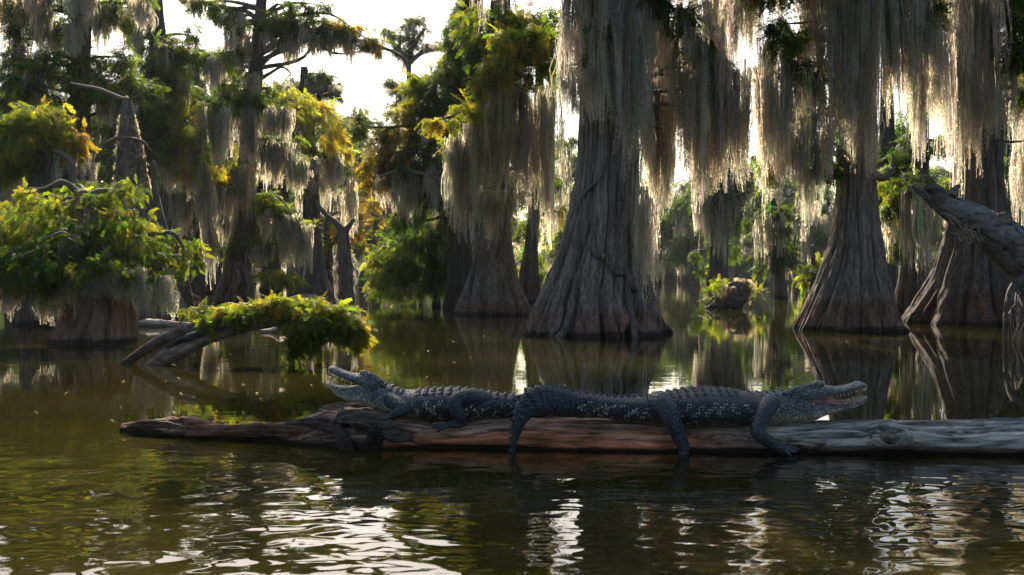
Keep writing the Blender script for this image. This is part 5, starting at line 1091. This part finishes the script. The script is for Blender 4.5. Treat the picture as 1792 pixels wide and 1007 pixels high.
# ---- left-hand alligator, facing left, jaws wide open and head raised
YLg = 5.82
legsL = [
    [(682, 700, YLg - .08, 12), (692, 706, YLg - .13, 11.5), (703, 712, YLg - .17, 10), (706, 718, YLg - .185, 9), (696, 723, YLg - .19, 8), (686, 729, YLg - .18, 7), (680, 736, YLg - .165, 6.5), (677, 739, YLg - .16, 6)],
    [(678, 738, YLg - .17, 3), (670, 741, YLg - .18, 2.6), (662, 743, YLg - .19, 1.6)], [(678, 739, YLg - .18, 3), (672, 744, YLg - .2, 2.6), (667, 747, YLg - .21, 1.6)], [(679, 739, YLg - .18, 3), (678, 745, YLg - .2, 2.6), (677, 749, YLg - .21, 1.6)], [(681, 739, YLg - .18, 3), (685, 744, YLg - .19, 2.5), (688, 747, YLg - .2, 1.6)],
    [(845, 703, YLg - .07, 17), (825, 698, YLg - .12, 15), (806, 698, YLg - .15, 13), (796, 705, YLg - .17, 12), (797, 717, YLg - .175, 11.5), (804, 728, YLg - .17, 10.5), (808, 737, YLg - .165, 9), (803, 742, YLg - .17, 7), (792, 743, YLg - .18, 6), (780, 744, YLg - .19, 5)],
    [(784, 743, YLg - .18, 3.6), (770, 742, YLg - .17, 3), (757, 742, YLg - .16, 1.8)], [(784, 744, YLg - .2, 3.6), (769, 747, YLg - .21, 3), (755, 749, YLg - .21, 1.8)], [(784, 745, YLg - .21, 3.4), (774, 751, YLg - .23, 2.8), (764, 755, YLg - .24, 1.8)],
    [(690, 706, YLg + .10, 11), (700, 720, YLg + .18, 9), (690, 735, YLg + .2, 6)], [(835, 705, YLg + .1, 14), (812, 718, YLg + .18, 10), (820, 738, YLg + .2, 7)]]
gL, LL, SL, JL, saL = gator('alligator', 'alligator facing left with its head raised and jaws wide open', -1, (at(760, 735, YLg)[0], YLg, at(0, 735, YLg)[2]),
    [(644, 668, 706, .070), (655, 667, 712, .082), (668, 671, 717, .092), (684, 677, 723, .104), (702, 682, 729, .122), (724, 682, 732, .146), (752, 680, 735, .168), (790, 678, 736, .176), (828, 682, 736, .160), (864, 687, 734, .128), (900, 692, 732, .098), (935, 697, 731, .078, YLg + .02),
     (970, 702, 730, .060, YLg + .08), (1005, 707, 730, .046, YLg + .17), (1040, 713, 731, .034, YLg + .28)],
    [(1072, 726, YLg + .40, 0, 1, 7, .022), (1100, 736, YLg + .50, 0, 1, 4, .012)],
    YLg,
    [(664, 665, 694, .076), (655, 659, 687, .088), (646, 654.5, 681, .092), (637, 652.5, 675, .090), (628, 653.5, 670.5, .082), (618, 653, 667.5, .073), (608, 650.5, 664, .068), (598, 647.5, 659.5, .065), (590, 643.8, 656, .063), (583, 641, 652, .056), (578, 641, 649, .040), (575, 643, 647, .014)],
    [(664, 682, 716, .078), (655, 678, 714, .086), (645, 675, 710, .089), (634, 674, 705, .086), (622, 675.5, 703.5, .078), (612, 675.5, 702, .072), (602, 675.5, 698, .068), (593, 674.5, 692, .063), (585, 673, 685, .054), (578, 671, 678, .036), (573, 670.5, 673.5, .012)],
    [('ball', 639, 653.5, YLg - .048, (.030, .023, .017)), ('ball', 639, 653.5, YLg + .048, (.030, .023, .017)), ('ball', 585, 645, YLg, (.024, .034, .013)), ('ball', 640, 686, YLg - .045, (.045, .045, .045)), ('ball', 640, 686, YLg + .045, (.045, .045, .045)),
     ('chain', [(668, 672, YLg - .06, 6), (658, 663, YLg - .07, 5.5), (648, 657, YLg - .068, 5), (642, 654, YLg - .06, 4)])],
    legsL, .0035,
    [(.17, .52, .041, (-.13, .13, -.42, .42, -.72, .72), .045, .039, .016), (.52, .72, .038, (-.16, .16), .044, .024, .020), (.72, .95, .034, (0,), .044, .014, .026), (.02, .13, .037, (-.2, .2, -.6, .6), .036, .034, .018)],
    9, (.20, .52, .62, .062))
teeth_row(SL, 0, 36, 80, 11, -1, .012, gL, 'upper_tooth_row', -1); teeth_row(JL, 0, 40, 72, 9, 1, .009, gL, 'lower_tooth_row', -1)
eye(gL, 636, 655.5, YLg - .067, .0085); eye(gL, 636, 655.5, YLg + .067, .0085)
flesh(gL, 'tongue', [(650, 677, 690, .075), (636, 675, 690, .070), (622, 675, 690, .062), (608, 676, 687, .056), (596, 676, 683, .050), (585, 675, 679, .034)], YLg, (.30, .20, .16))
flesh(gL, 'palate', [(650, 664, 678, .074), (636, 660, 672, .070), (620, 658, 667, .060), (604, 654, 662, .055), (590, 649, 655, .046)], YLg, (.22, .16, .13))
# ------------------------------------------------------------------ the swamp's damp air
def haze(density):
    x0, x1, y0, y1, z0, z1 = -260, 260, -4, 440, -1.2, 34
    a = Acc(); V = [(x, y, z) for x in (x0, x1) for y in (y0, y1) for z in (z0, z1)]
    a.add(V, [[0, 1, 3, 2], [4, 6, 7, 5], [0, 4, 5, 1], [2, 3, 7, 6], [0, 2, 6, 4], [1, 5, 7, 3]], (.8, .8, .8))
    m, t, out = new_mat('damp_air'); v = nd(t, 'ShaderNodeVolumePrincipled', Density=density, Anisotropy=0.35); v.inputs['Color'].default_value = (.86, .92, 1.0, 1)
    t.links.new(v.outputs[0], out.inputs['Volume'])
    tag(a.build('haze', m, None, smooth=False), kind='stuff')
haze(0.00016)
sc.cycles.volume_bounces = 0
